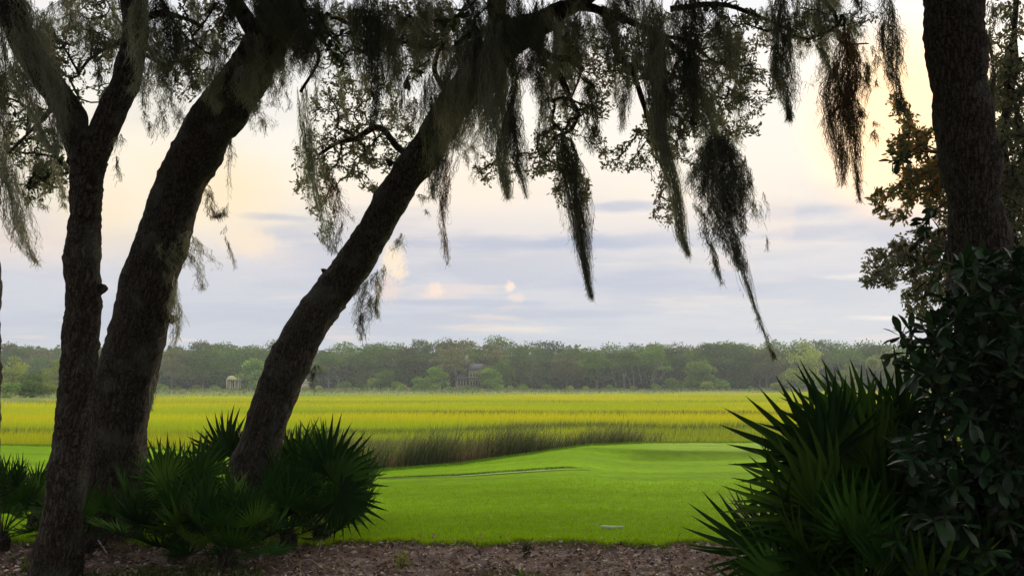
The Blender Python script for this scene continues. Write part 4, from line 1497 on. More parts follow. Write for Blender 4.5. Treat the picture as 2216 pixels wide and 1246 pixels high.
D_, B_ = MOSS_DK, MOSS_BR
MOSS = [
    # px,py,halfwidth ..., Y, strands, colours, label
    ([(8, 260, 30), (20, 380, 34), (36, 470, 22), (55, 530, 10), (82, 572, 3)], 8.4, 420, MOSS_C, 'grey moss streaming off the left frame edge with a windblown hooked tip'),
    ([(75, 300, 22), (85, 400, 18), (92, 450, 8)], 8.6, 200, MOSS_C, 'short grey moss right beside the hooked streamer at the left edge'),
    ([(130, 340, 16), (132, 410, 10), (138, 450, 3)], 8.4, 110, MOSS_C, 'small moss tuft left of the forked oak below its crotch'),
    ([(30, -20, 26), (60, 80, 30), (95, 160, 30), (118, 230, 22), (128, 330, 6)], 6.75, 520, MOSS_C, 'shaggy grey moss coating the left limb of the forked oak'),
    ([(20, 60, 18), (45, 160, 18), (78, 250, 16), (110, 330, 5)], 6.7, 260, MOSS_C, 'moss fringe hanging under the left limb of the forked oak'),
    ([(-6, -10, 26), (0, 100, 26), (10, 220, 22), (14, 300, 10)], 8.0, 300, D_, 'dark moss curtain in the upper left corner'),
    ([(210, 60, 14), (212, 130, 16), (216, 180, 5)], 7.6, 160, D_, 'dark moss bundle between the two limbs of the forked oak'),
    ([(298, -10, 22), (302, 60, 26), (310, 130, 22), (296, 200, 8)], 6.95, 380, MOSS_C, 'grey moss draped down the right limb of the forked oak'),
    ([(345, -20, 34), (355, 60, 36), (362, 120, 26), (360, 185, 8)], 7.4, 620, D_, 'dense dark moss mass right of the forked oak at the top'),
    ([(398, 60, 22), (405, 120, 26), (418, 190, 8)], 7.8, 260, D_, 'dark moss lobe next to the dense mass near the thick leaning trunk'),
    ([(255, 290, 6), (256, 330, 5), (262, 392, 1)], 7.1, 34, MOSS_C, 'thin wisp dangling below the right limb of the forked oak'),
    ([(318, 160, 12), (316, 230, 9), (325, 300, 3)], 8.2, 70, MOSS_C, 'faint moss wisp just right of the forked limb'),
    ([(345, 160, 14), (347, 240, 10), (343, 320, 2)], 8.2, 80, MOSS_C, 'long faint moss wisp between the forked oak and thick trunk'),
    ([(378, 170, 14), (384, 240, 12), (392, 290, 2)], 8.2, 90, MOSS_C, 'faint moss veil close to the thick leaning trunk'),
    ([(478, 80, 26), (472, 150, 22), (462, 205, 14), (470, 240, 4)], 8.3, 330, MOSS_C, 'pale moss beard on the upper left of the thick leaning trunk'),
    ([(540, 70, 34), (548, 140, 30), (540, 200, 18), (545, 240, 6)], 8.25, 420, MOSS_C, 'moss beard hanging over the bend of the thick leaning trunk'),
    ([(560, 220, 10), (566, 260, 12), (576, 300, 3)], 8.7, 70, MOSS_C, 'small ragged tuft under the bend of the thick leaning trunk'),
    ([(604, 100, 14), (610, 170, 12), (622, 236, 3)], 8.4, 110, MOSS_C, 'moss wisp right of the thick trunk against bright sky'),
    ([(500, 280, 4), (492, 330, 6), (494, 400, 3), (488, 468, 1)], 8.7, 36, MOSS_C, 'single long thread of moss right of the thick trunk at mid height'),
    ([(448, 390, 8), (452, 430, 10), (466, 468, 7), (486, 462, 5), (492, 440, 2)], 8.75, 110, B_, 'backlit amber moss loop on the right side of the thick trunk'),
    ([(487, 470, 1.2), (487, 500, 4), (492, 530, 3), (510, 582, 1)], 8.7, 22, MOSS_C, 'tiny detached-looking moss shred hanging on a thread'),
    ([(415, 500, 8), (425, 545, 16), (436, 590, 10), (436, 625, 3)], 8.75, 150, MOSS_C, 'ragged moss tuft sticking out right of the thick trunk'),
    ([(384, 590, 5), (378, 660, 7), (372, 720, 8), (362, 775, 2)], 8.75, 110, MOSS_C, 'moss strand tracing the right edge of the thick trunk down to the treeline'),
    ([(362, 520, 14), (366, 570, 16), (366, 610, 5)], 8.45, 80, D_, 'flat dull moss patch clinging to the face of the thick trunk'),
    ([(336, 760, 3), (332, 830, 4), (326, 890, 1)], 8.7, 26, MOSS_C, 'moss thread on the lower right edge of the thick trunk'),
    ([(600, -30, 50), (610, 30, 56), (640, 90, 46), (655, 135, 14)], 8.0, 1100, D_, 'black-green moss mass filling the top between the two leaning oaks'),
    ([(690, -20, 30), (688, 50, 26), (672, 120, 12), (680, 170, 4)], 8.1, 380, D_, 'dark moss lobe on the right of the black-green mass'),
    ([(655, 180, 12), (662, 270, 16), (672, 350, 14), (690, 440, 16), (705, 500, 14), (722, 548, 5)], 9.6, 330, MOSS_C, 'long tattered moss rope reaching down to the leaning trunk from the left'),
    ([(716, 370, 10), (724, 430, 14), (735, 490, 10), (728, 530, 3)], 9.7, 170, B_, 'brownish moss strand next to the tattered rope'),
    ([(798, -20, 30), (800, 60, 32), (806, 140, 26), (812, 220, 14), (806, 270, 5)], 8.2, 620, D_, 'thick black moss column hanging near the top left of centre'),
    ([(846, -10, 20), (852, 90, 20), (862, 190, 18), (858, 280, 8)], 8.4, 320, MOSS_C, 'grey moss column just right of the thick black one'),
    ([(742, 60, 10), (745, 150, 12), (752, 260, 4)], 9.0, 110, MOSS_C, 'thin moss strand left of the thick black column'),
    ([(888, 190, 10), (892, 230, 14), (886, 285, 6)], 9.1, 130, D_, 'dark moss knot beside the broad-leaved sprig'),
    ([(936, 160, 16), (938, 240, 22), (946, 320, 20), (942, 390, 10), (938, 430, 3)], 9.1, 520, D_, 'dark moss wrap on the left shoulder of the dark leaning oak'),
    ([(985, 80, 30), (990, 170, 34), (985, 250, 28), (968, 330, 10)], 8.9, 700, MOSS_C, 'grey moss cloak over the bend of the dark leaning oak'),
    ([(1045, 60, 34), (1040, 160, 36), (1030, 240, 30), (1010, 320, 10)], 8.75, 760, MOSS_C, 'grey moss cloak hanging from the crook of the dark leaning oak'),
    ([(1100, 90, 30), (1095, 180, 28), (1090, 260, 22), (1088, 350, 10), (1100, 430, 2)], 8.75, 560, MOSS_C, 'long moss curtain in the centre ending in a fine point'),
    ([(1118, 160, 14), (1112, 250, 16), (1118, 330, 11), (1140, 425, 2)], 8.7, 300, D_, 'dark pointed moss tongue in the centre, hooked right at its tip'),
    ([(1068, 140, 12), (1064, 190, 14), (1060, 240, 6)], 8.7, 130, D_, 'black moss pocket inside the central curtain'),
    ([(1150, 20, 28), (1160, 80, 26), (1165, 160, 16), (1170, 230, 6)], 8.8, 420, D_, 'dark moss under the rising limb at the top centre'),
    ([(968, 330, 22), (960, 390, 14), (958, 450, 9), (962, 520, 8), (966, 570, 2)], 9.2, 190, B_, 'fine reddish moss spindle below the dark leaning oak bend'),
    ([(1012, 300, 16), (1015, 350, 14), (1020, 400, 3)], 9.2, 90, MOSS_C, 'wispy moss fringe right of the reddish spindle'),
    ([(1188, 120, 16), (1182, 200, 18), (1178, 270, 12), (1182, 340, 3)], 8.8, 300, MOSS_C, 'moss strip hanging left of the curled limb'),
    ([(1262, 165, 8), (1272, 200, 20), (1276, 270, 18), (1282, 330, 5)], 8.9, 280, D_, 'dark moss bundle hanging off the curled limb stub'),
    ([(1212, 285, 18), (1222, 330, 22), (1236, 390, 20), (1250, 470, 14), (1260, 540, 8), (1270, 600, 4), (1280, 645, 1)], 8.8, 620, D_, 'long black moss spike reaching from the curled limb into the sky'),
    ([(1212, 180, 12), (1220, 220, 14), (1230, 265, 4)], 8.9, 120, MOSS_C, 'small moss tuft in the loop of the curled limb'),
    ([(1300, 30, 14), (1316, 90, 20), (1330, 160, 10), (1335, 230, 3)], 8.6, 230, MOSS_C, 'moss tuft on the twisting limb right of centre'),
    ([(1352, 70, 18), (1356, 150, 16), (1352, 220, 9), (1347, 280, 2)], 8.5, 240, MOSS_C, 'hanging moss fringe ending above open sky right of centre'),
    ([(1390, -20, 26), (1400, 60, 28), (1412, 150, 22), (1424, 220, 12), (1432, 300, 10), (1452, 380, 9), (1468, 450, 7), (1476, 510, 5), (1490, 552, 1.5)], 8.5, 700, MOSS_C, 'very long grey moss ribbon curling right at its lower end'),
    ([(1440, 80, 20), (1450, 180, 24), (1470, 270, 12), (1476, 330, 4)], 8.4, 360, D_, 'dark moss sleeve on the descending limb'),
    ([(1480, -20, 26), (1488, 80, 28), (1496, 170, 24), (1500, 240, 16), (1496, 275, 6)], 8.3, 560, D_, 'dark moss column above the giant moss bag'),
    ([(1500, 120, 18), (1520, 200, 26), (1540, 280, 34), (1550, 340, 30)], 8.4, 620, MOSS_C, 'grey moss trunk feeding into the giant moss bag'),
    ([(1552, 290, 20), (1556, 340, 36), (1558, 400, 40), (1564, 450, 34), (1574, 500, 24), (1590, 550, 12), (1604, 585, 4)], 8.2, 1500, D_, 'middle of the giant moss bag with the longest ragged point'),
    ([(1586, 515, 12), (1606, 585, 6), (1630, 650, 3.5), (1650, 710, 3), (1664, 745, 2), (1677, 775, 1)], 8.2, 130, D_, 'thin whip of moss below the giant bag, crossing the treeline'),
    ([(1110, -40, 64), (1118, 30, 66), (1130, 100, 46), (1128, 165, 12)], 8.45, 1150, D_, 'broad dark moss mass at the top centre under the rising limb'),
    ([(1030, -30, 30), (1040, 60, 30), (1035, 130, 12)], 8.5, 420, D_, 'dark moss lobe at the top left of the broad central mass'),
    ([(1005, 60, 26), (1005, 160, 32), (996, 240, 26), (985, 320, 8)], 8.45, 620, MOSS_C, 'outer grey moss cloak on the bend of the dark leaning oak'),
    ([(1075, 40, 28), (1070, 140, 32), (1064, 230, 24), (1056, 330, 8)], 8.4, 620, MOSS_C, 'outer grey moss fall directly under the crook of the dark leaning oak'),
    ([(955, 150, 16), (960, 220, 18), (962, 300, 8)], 8.75, 220, MOSS_C, 'pale moss bib on the left edge of the dark oak bend'),
    ([(905, -20, 24), (912, 60, 24), (915, 140, 8)], 8.7, 300, MOSS_C, 'grey moss lobe at the top above the broad-leaved sprig'),
    ([(1532, 300, 12), (1522, 350, 24), (1518, 410, 26), (1524, 465, 18), (1532, 515, 6)], 8.15, 480, D_, 'left lobe of the giant moss bag with a ragged lower edge'),
    ([(1582, 300, 12), (1592, 350, 22), (1596, 410, 24), (1600, 460, 15), (1604, 505, 4)], 8.15, 420, D_, 'right lobe of the giant moss bag, shorter than the left'),
    ([(1528, 470, 10), (1536, 520, 8), (1548, 565, 4), (1562, 615, 1)], 8.2, 100, D_, 'thin side tail left of the whip tail of the giant moss bag'),
    ([(1610, 330, 10), (1612, 420, 8), (1604, 500, 3)], 8.1, 90, D_, 'ragged right rim strand of the giant moss bag'),
    ([(1580, 60, 14), (1584, 140, 16), (1590, 220, 12), (1596, 310, 5)], 8.5, 240, MOSS_C, 'grey moss strip right of the dark column above the bag'),
    ([(1545, 0, 8), (1552, 30, 10), (1550, 70, 4)], 8.3, 110, D_, 'short black moss knob near the top right of centre'),
    ([(1636, 380, 5), (1632, 450, 7), (1636, 500, 5), (1640, 540, 1)], 8.6, 26, MOSS_C, 'sparse curly moss twig in front of the pale clouds'),
    ([(1650, 400, 4), (1656, 470, 6), (1660, 545, 1)], 8.6, 20, MOSS_C, 'very sparse moss twig, right one of the pair by the giant bag'),
    ([(1694, -20, 24), (1694, 60, 26), (1696, 130, 22), (1702, 190, 14), (1706, 235, 5), (1708, 258, 1)], 7.8, 640, D_, 'stout tapering moss column alone in bright sky, right of centre'),
    ([(1660, 0, 12), (1662, 50, 14), (1668, 100, 4)], 8.2, 110, MOSS_C, 'thin grey moss beside the top of the stout column'),
    ([(1770, -20, 26), (1780, 50, 26), (1796, 120, 22), (1806, 180, 14)], 7.9, 460, MOSS_C, 'grey upper part of the two-legged moss'),
    ([(1828, 60, 14), (1828, 130, 26), (1814, 200, 30), (1810, 260, 20), (1816, 310, 11), (1824, 360, 7), (1822, 400, 2)], 7.8, 620, B_, 'brown backlit moss, left leg of the two-legged clump'),
    ([(1830, 150, 20), (1838, 220, 20), (1842, 270, 12), (1850, 330, 7), (1856, 390, 4), (1862, 438, 1)], 7.8, 340, B_, 'brown backlit moss, right leg of the two-legged clump'),
    ([(1850, 120, 10), (1862, 180, 12), (1862, 235, 8), (1866, 250, 2)], 7.85, 130, B_, 'golden backlit moss tuft right of the two-legged clump'),
    ([(1872, 95, 8), (1876, 140, 6), (1878, 200, 1)], 7.9, 60, MOSS_C, 'small grey tuft on the thin outer twig'),
    ([(1892, 100, 6), (1895, 140, 5), (1896, 185, 1)], 7.9, 44, MOSS_C, 'last small tuft at the end of the thin outer twig'),
    ([(1858, -10, 10), (1860, 20, 8), (1862, 80, 1.5)], 7.9, 80, D_, 'short pointed moss at the top between the two clumps on the right'),
    ([(1916, -20, 16), (1922, 60, 18), (1932, 130, 14), (1940, 190, 9), (1950, 245, 4)], 7.9, 420, D_, 'dark leaning moss column left of the straight oak trunk'),
    ([(1890, 262, 1.2), (1892, 285, 6), (1898, 310, 5), (1904, 335, 1)], 7.9, 34, B_, 'tiny moss scrap floating left of the straight oak'),
    ([(2142, -10, 8), (2146, 80, 9), (2148, 170, 7), (2150, 260, 2)], 6.6, 130, D_, 'moss strip on the right edge of the straight oak trunk'),
    ([(800, 590, 10), (792, 640, 20), (782, 690, 12), (786, 735, 2)], 9.8, 260, D_, 'moss beard under the dark leaning trunk, tips above the treeline'),
    ([(826, 560, 5), (820, 600, 8), (812, 660, 4), (818, 690, 1)], 9.8, 90, MOSS_C, 'thin moss fringe right of the beard under the leaning trunk'),
    ([(866, 500, 5), (862, 530, 7), (864, 560, 1)], 9.7, 44, MOSS_C, 'tiny moss tuft stuck under the leaning trunk at mid height'),
    ([(908, 420, 4), (918, 440, 6), (924, 462, 1)], 9.6, 40, MOSS_C, 'small dark crumb of moss near the reddish spindle'),
    ([(684, 790, 3), (685, 806, 8), (676, 822, 4), (680, 850, 1.5)], 9.6, 60, D_, 'little moss figure dangling before the far trees, right of the leaning trunk'),
    ([(1960, 540, 10), (1925, 575, 12), (1932, 620, 2)], 8.1, 90, MOSS_C, 'small moss rag on the small-leaved spray left of the right trunk'),
    ([(90, 20, 12), (96, 100, 12), (100, 170, 3)], 7.8, 120, MOSS_C, 'thin moss curtain right of the coated left limb'),
    ([(168, -10, 16), (170, 60, 14), (176, 130, 4)], 8.2, 150, MOSS_C, 'pale moss curtain at the top between the forked limbs'),
    ([(245, -10, 14), (243, 70, 12), (240, 130, 4)], 8.2, 130, MOSS_C, 'pale moss curtain touching the right fork limb'),
    ([(430, -10, 20), (436, 50, 16), (440, 110, 4)], 8.4, 180, MOSS_C, 'grey moss curtain at the top left of the thick leaning trunk'),
    ([(505, -20, 26), (500, 40, 22), (505, 100, 6)], 8.1, 320, D_, 'dark moss above the bearded bend of the thick trunk'),
]
for line, Y, n, cols, lab in MOSS:
    moss(line, Y, int(n * 1.25), lab, 'Spanish moss hanging from the oaks', cols, L=(.14, .34) if 'bag with' in lab else (.3, .8) if 'curtain' in lab or 'ribbon' in lab or 'spike' in lab or 'tongue' in lab else (.2, .6))
# the rest of the curtain along the top, where single clumps merge
TOPS = [(560, 'between the two leaning oaks'), (680, 'left of the thick black column'), (760, 'around the thick black column'), (860, 'right of the thick black column'), (960, 'above the bend of the dark oak'),
        (1060, 'at the crook of the dark oak'), (1160, 'under the rising limb'), (1260, 'over the curled limb'), (1350, 'over the twisting limb'), (1440, 'over the descending limb'),
        (1530, 'above the giant moss bag'), (1620, 'right of the giant moss bag'), (1740, 'between stout column and two-legged moss'), (250, 'between the forked limbs'), (430, 'left of the thick trunk'), (130, 'beside the coated left limb')]
for k in range(84):
    px = random.uniform(540, 1660) if k % 4 else random.choice((random.uniform(60, 500), random.uniform(1720, 1860)))
    ln = random.uniform(70, 220) * (1.0 if px < 1660 else .5)
    hw = random.uniform(8, 24)
    Y = random.uniform(8.2, 9.9)
    dx = random.uniform(-8, 14)
    y0 = random.uniform(-35, 70)
    near = min(TOPS, key=lambda q: abs(q[0] - px))[1]
    moss([(px, y0, hw), (px + dx * .4, y0 + ln * .5, hw * .9), (px + dx, y0 + ln, 2)], Y, int(hw * 12), f"{'long' if ln > 165 else 'short' if ln < 115 else 'middling'} {'broad' if hw > 17 else 'narrow'} {'grey-green' if k % 3 else 'blackish'} moss {'low' if y0 > 20 else 'high'} in the tangle {near}",
         'tangled moss ' + near, MOSS_C if k % 3 else MOSS_DK)


# ------------------------------------------------------------------ broad-leaved sprigs
def broad_leaf_mesh(name, L, Wd, col, seed):
    """obovate glossy leaf along +x with a midrib fold and slight curl"""
    gen = np.random.default_rng(seed)
    n = 7
    V, T, Q = [], [], []
    prof = [.06, .30, .62, .88, 1.0, .78, .05]
    for i in range(n):
        t = i / (n - 1)
        x = L * t
        z = -.10 * L * t * t + .01 * L * math.sin(t * 9 + seed)
        hw = Wd * .5 * prof[i]
        V += [(x, -hw, z + hw * .22), (x, 0, z), (x, hw, z + hw * .22)]
    for i in range(n - 1):
        a = i * 3
        Q += [(a, a + 3, a + 4, a + 1), (a + 1, a + 4, a + 5, a + 2)]
    c = np.array(col) * gen.uniform(.85, 1.15)
    return npmesh(name, V, Q, None, np.ones((len(V), 3)) * c, M['broad'], True), np.array(V), np.array(Q), c


BR = [broad_leaf_mesh('leaf', 1.0, w, c, i) for i, (w, c) in enumerate([
    (.40, (.014, .042, .012)), (.36, (.020, .055, .016)), (.44, (.011, .032, .010)), (.38, (.05, .075, .03))])]  # last, palest tint paints bright highlights onto some leaves


def place_rot(d, roll):
    x = Vector(d).normalized()
    up = Vector((0, 0, 1)) if abs(x.z) < .95 else Vector((0, 1, 0))
    y = up.cross(x).normalized()
    z = x.cross(y)
    m = Matrix((x, y, z)).transposed()
    return m @ Matrix.Rotation(roll, 3, 'X')


def add_leaf_obj(parent, org, pos, d, L, k, roll):
    o = bpy.data.objects.new('leaf', BR[k][0])
    COL.objects.link(o)
    o.parent = parent
    o.matrix_local = Matrix.Translation(Vector(pos) - Vector(org)) @ place_rot(d, roll).to_4x4() @ Matrix.Scale(L, 4)
    return o


def add_leaf_mesh(mb, org, pos, d, L, k, roll):
    m = np.array(place_rot(d, roll))
    V = BR[k][1] * L @ m.T + (np.array(pos) - org)
    mb.add(V, BR[k][2], None, BR[k][3] * random.uniform(.8, 1.2))


def whorl(pos, axis, n):
    """directions of the leaves of one rosette"""
    ax = Vector(axis).normalized()
    a0 = random.uniform(0, 6.28)
    p = ax.orthogonal().normalized()
    q = ax.cross(p)
    out = []
    for i in range(n):
        a = a0 + i * 2.4
        s = .5 + .5 * (i / n)
        out.append(ax * (1.1 - s) + (p * math.cos(a) + q * math.sin(a)) * s)
    return out


def sprig(label, line, Y, n, L, group='broad-leaved sprigs among the moss'):
    o = P(line[0][0], line[0][1], Y)
    t = thing('leafy_sprig', label, 'sprig', None, tuple(o))
    org = np.array(o)
    p = catmull([np.array(P(a, b, Y)) for a, b in line], 12) - org
    mb = MB()
    tube(mb, p, np.linspace(.008, .003, 12), 6)
    mb.build('stem', M['bark_grey'], t)
    for i in range(n):
        k = 4 + (i * 7) // n + random.randint(0, 1)
        k = min(11, k)
        ax = p[k] - p[k - 1]
        d = Vector(ax).normalized() * .6 + Vector((random.gauss(0, .8), random.gauss(0, .5), random.gauss(-.2, .6)))
        add_leaf_obj(t, org, org + p[k], d, L * random.uniform(.75, 1.2), random.randrange(4), random.uniform(-1.5, 1.5))


sprig('dark broad-leaved sprig at the top between the two leaning oaks', [(640, -10), (670, 40), (720, 80), (750, 70)], 7.9, 16, .10)
sprig('broad-leaved sprig with drooping leaves left of the black moss column', [(690, 30), (715, 80), (740, 120), (745, 150)], 8.0, 16, .10)
sprig('broad leaves hanging beside the bend of the dark leaning oak', [(930, 130), (900, 150), (885, 160), (884, 185)], 8.6, 9, .14)
sprig('broad-leaved sprig against bright sky at the top centre', [(1040, -10), (1010, 20), (985, 40), (960, 45)], 8.0, 14, .12)
sprig('small broad-leaved sprig above the bend of the dark leaning oak', [(1060, 10), (1030, 40), (1020, 70), (1000, 85)], 8.0, 9, .12)
sprig('broad-leaved sprig near the top above the giant moss bag', [(1500, -10), (1520, 10), (1545, 15), (1570, 5)], 8.0, 10, .09)
sprig('broad-leaved sprig glowing in the low sun left of the straight oak', [(2040, 330), (1990, 330), (1950, 345), (1925, 350)], 7.6, 14, .12)
sprig('broad leaves against the sky below the glowing sprig', [(2060, 430), (2030, 450), (2010, 470), (1990, 500)], 7.6, 16, .13)
sprig('broad leaves overlapping the small-leaved spray beside the straight oak', [(2070, 500), (2050, 530), (2040, 570), (2030, 610)], 7.4, 16, .13)
sprig('upright sprig on the left shoulder of the right shrub', [(2040, 660), (2010, 730), (1975, 770), (1930, 765)], 5.6, 12, .10)


# ------------------------------------------------------------------ right shrub
def shrub():
    o = P(2170, 1300, 5.4)
    t = thing('broadleaf_shrub', 'big dark glossy-leaved shrub filling the lower right corner', 'shrub', None, tuple(o))
    org = np.array(o)
    tips = []
    # outline of the shrub: x range by height
    for _ in range(900):
        py = random.uniform(560, 1290)
        xl = np.interp(py, [560, 600, 640, 700, 760, 860, 1000, 1250], [2180, 2080, 2030, 1985, 1985, 1990, 1975, 1985])
        xl += 34 * math.sin(py * .031) + 22 * math.sin(py * .083 + 1) + random.uniform(-14, 22)
        px = xl + (2420 - xl) * random.uniform(0, 1) ** 1.15
        Y = random.uniform(4.7, 6.2)
        tips.append((px, py, Y, xl))
    tips.sort(key=lambda q: q[2])
    mbw = MB()
    nobj = 0
    mb = MB()
    for k in range(9):
        e = P(random.uniform(2030, 2330), random.uniform(650, 1000), random.uniform(5, 5.9))
        tube(mbw, catmull([np.zeros(3), (np.array(e) - org) * .5 + np.array([random.gauss(0, .1), random.gauss(0, .1), .1]), np.array(e) - org], 12),
             np.linspace(.028, .008, 12), 8)
    for i, (px, py, Y, xl) in enumerate(tips):
        pos = np.array(P(px, py, Y))
        ax = Vector((px - 2200, 0, (1000 - py) * .6)).normalized() * .7 + Vector((random.gauss(0, .3), -.75, random.gauss(.1, .3)))
        st = pos - np.array(ax.normalized()) * .16
        tube(mbw, [st - org, (st + pos) / 2 - org, pos - org], [.006, .005, .003], 4, cap=False)
        n = random.randint(5, 8)
        edge = (px - xl < 60 or Y < 5.0) and px < 2230
        for d in whorl(pos, ax, n):
            L = random.uniform(.08, .155)
            if edge and nobj < 290:
                add_leaf_obj(t, org, pos, d, L, random.choice((0, 1, 2, 3)), random.uniform(-.5, .5))
                nobj += 1
            else:
                add_leaf_mesh(mb, org, pos, d, L, random.choice((0, 1, 2, 2)), random.uniform(-.5, .5))
    mbw.build('branches', M['bark_grey'], t, kind='stuff')
    mb.build('foliage', M['broad'], t, smooth=True, kind='stuff')


shrub()


# ------------------------------------------------------------------ palmettos
def frond_mesh(seed, col, petiole=.62, R0=.50, spread=118, nseg=26, droop=.12):
    """petiole along +z, fan of pointed folded segments in the xz plane"""
    gen = np.random.default_rng(seed)
    mb = MB()
    c = np.array(col)
    pts = [(0, 0, 0), (0, -.02, petiole * .5), (0, 0, petiole)]
    tube(mb, catmull(pts, 6), np.linspace(.011, .006, 6), 5, c * 1.2)
    hub = np.array([0, 0, petiole])
    for i in range(nseg):
        a = R(-spread + 2 * spread * i / (nseg - 1)) + gen.normal(0, .035)
        L = R0 * (1 - .22 * abs(a) / R(spread)) * gen.uniform(.88, 1.08)
        d = np.array([math.sin(a), 0, math.cos(a)])
        s = np.array([math.cos(a), 0, -math.sin(a)])
        hw = L * math.tan(R(spread) / nseg) * .95
        tt = [0.0, .45, .75, 1.0]
        ww = [.1, .86, .44, .02]
        V = []
        bend = gen.uniform(.4, 1.6) * droop
        for t, w in zip(tt, ww):
            p = hub + d * L * t + np.array([0, -1, 0]) * (bend * L * t * t) + np.array([0, -.10 * L * math.cos(a * .5) * t, 0])
            h = hw * w * (.62 if t > .4 else 1.0)
            V += [p - s * h + np.array([0, h * .9, 0]), p, p + s * h + np.array([0, h * .9, 0])]
        Q = []
        for k in range(3):
            b = k * 3
            Q += [(b, b + 3, b + 4, b + 1), (b + 1, b + 4, b + 5, b + 2)]
        mb.add(V, Q, None, c * gen.uniform(.8, 1.25))
    return mb.mesh('frond', M['palm'])


PAL_G = [(.028, .086, .010), (.044, .120, .012), (.016, .052, .009), (.080, .165, .018)]
FR = [frond_mesh(300 + i, PAL_G[i % 4], .62, .50 + .03 * (i % 3), 112 + 6 * (i % 3), 24 + i % 4, .10 + .06 * (i % 3)) for i in range(7)]
FR_BIG = [frond_mesh(340 + i, tuple(v * .62 for v in PAL_G[i % 4]), .60, .62, 104 + 5 * (i % 3), 19 + i % 3, .14 + .1 * (i % 2)) for i in range(6)]
FR_DEAD = frond_mesh(400, (.16, .12, .07), .55, .42, 80, 18, .5)


def frond_obj(t, org, base, tilt, az, roll, s, me):
    o = bpy.data.objects.new('frond', me)
    COL.objects.link(o)
    o.parent = t
    m = Matrix.Rotation(az, 4, 'Z') @ Matrix.Rotation(-tilt, 4, 'X') @ Matrix.Rotation(roll, 4, 'Z')
    o.matrix_local = Matrix.Translation(Vector(base) - Vector(org)) @ m @ Matrix.Scale(s, 4)
    return o


def palmetto(label, px, Y, n, s, spread=1.0, az_bias=None, dead=2, h=0.0, big=False, hero=()):
    x = (px - W / 2) / F * Y
    z = float(ground_z(x, Y))
    t = thing('saw_palmetto', label, 'palmetto', None, (x, Y, z))
    org = np.array([x, Y, z])
    mb = MB()
    tube(mb, catmull([(0, 0, -.05), (.03, 0, .1 + h * .5), (0, .02, .2 + h)], 6), np.linspace(.09, .07, 6), 10, None, .015, 12, .006)
    mb.build('stem', M['bark'], t)
    for i in range(n):
        az = i * 2.399 + random.uniform(-.25, .25)
        if az_bias is not None and random.random() < .35:
            az = az_bias + random.uniform(-.8, .8)
        tilt = R(8 + 82 * (i / n) ** .8 + random.uniform(-7, 7)) * spread
        base = org + np.array([math.sin(-az) * .05, math.cos(az) * .05, .16 + h + random.uniform(-.05, .08)])
        # the fan faces outward and up; low fronds lie flatter
        roll = random.uniform(-.5, .5) + (random.uniform(-1.2, 1.2) if tilt < .5 else 0)
        ss = s * random.uniform(.78, 1.14)
        if big:
            roll = random.uniform(-1.3, 1.3)
        fr = FR_BIG if big or i % 3 == 0 else FR
        frond_obj(t, org, base, tilt, az, roll, ss, fr[random.randrange(len(fr))])
    for hx, hy, hY, ang, hs in hero:
        # fans that face the viewer: hub, direction from upright, size
        d = Vector((math.sin(R(ang)), random.uniform(-.12, .12), math.cos(R(ang)))).normalized()
        q = d.to_track_quat('Z', 'Y').to_matrix()
        yv = Vector((0, -1, 0))
        xv = yv.cross(d).normalized()
        yv = d.cross(xv)
        m3 = Matrix((xv, yv, d)).transposed() @ Matrix.Rotation(random.uniform(-.45, .45), 3, 'Z')
        hub = P(hx, hy, hY)
        o = bpy.data.objects.new('frond', FR_BIG[random.randrange(len(FR_BIG))])
        COL.objects.link(o)
        o.parent = t
        o.matrix_local = Matrix.Translation(hub - d * .60 * hs - Vector(org)) @ m3.to_4x4() @ Matrix.Scale(hs, 4)
    for i in range(dead):
        az = random.uniform(0, 6.28)
        o = frond_obj(t, org, org + np.array([0, 0, .15 + h]), R(random.uniform(98, 115)), az, 0, s * .9, FR_DEAD)
        o['label'] = 'dead brown hanging frond'
    return t


palmetto('palmetto clump at the left frame edge behind the forked oak', 26, 8.3, 18, .68, az_bias=R(-60))
palmetto('palmetto between the forked oak and the left frame edge, set further back', 96, 9.6, 8, .62)
palmetto('bushy palmetto in front of the dark leaning oak, its fans in the mulch', 400, 7.9, 20, .68, .95, hero=[(362, 1040, 8.2, -14, .72), (430, 1030, 8.3, 8, .68), (470, 1150, 7.7, 12, .72), (420, 1130, 7.8, -25, .75), (330, 1110, 8.0, -55, .68), (520, 1120, 7.7, 35, .66)])
palmetto('palmetto crowding the base of the thick trunk on its right', 350, 9.5, 12, .76, .9)
palmetto('palmetto whose fans stand up left of the dark leaning trunk', 486, 10.8, 5, .9, .7, hero=[(500, 975, 10.2, -14, .72)])
palmetto('low palmetto nearest the viewer between the left trunks and the lawn', 505, 7.45, 24, .55)
palmetto('round palmetto on the right of the dark leaning trunk, spiky against the lawn', 678, 9.75, 22, .84, .92, hero=[(722, 1042, 8.5, 82, .85), (705, 1015, 8.7, 18, .85), (735, 1075, 8.4, 112, .75), (650, 1020, 9.6, -5, .9), (715, 1030, 8.6, 50, .85)])
palmetto('low palmetto fans filling the mulch right of the dark leaning trunk', 632, 8.5, 16, .6)
palmetto('palmetto nearest the lawn at the right end of the left group', 700, 8.75, 14, .6, .95)
palmetto('palmetto directly behind the base of the dark leaning trunk', 650, 10.3, 20, 1.0)
palmetto('small palmetto in the dark between the forked and thick trunks', 205, 8.2, 9, .5)
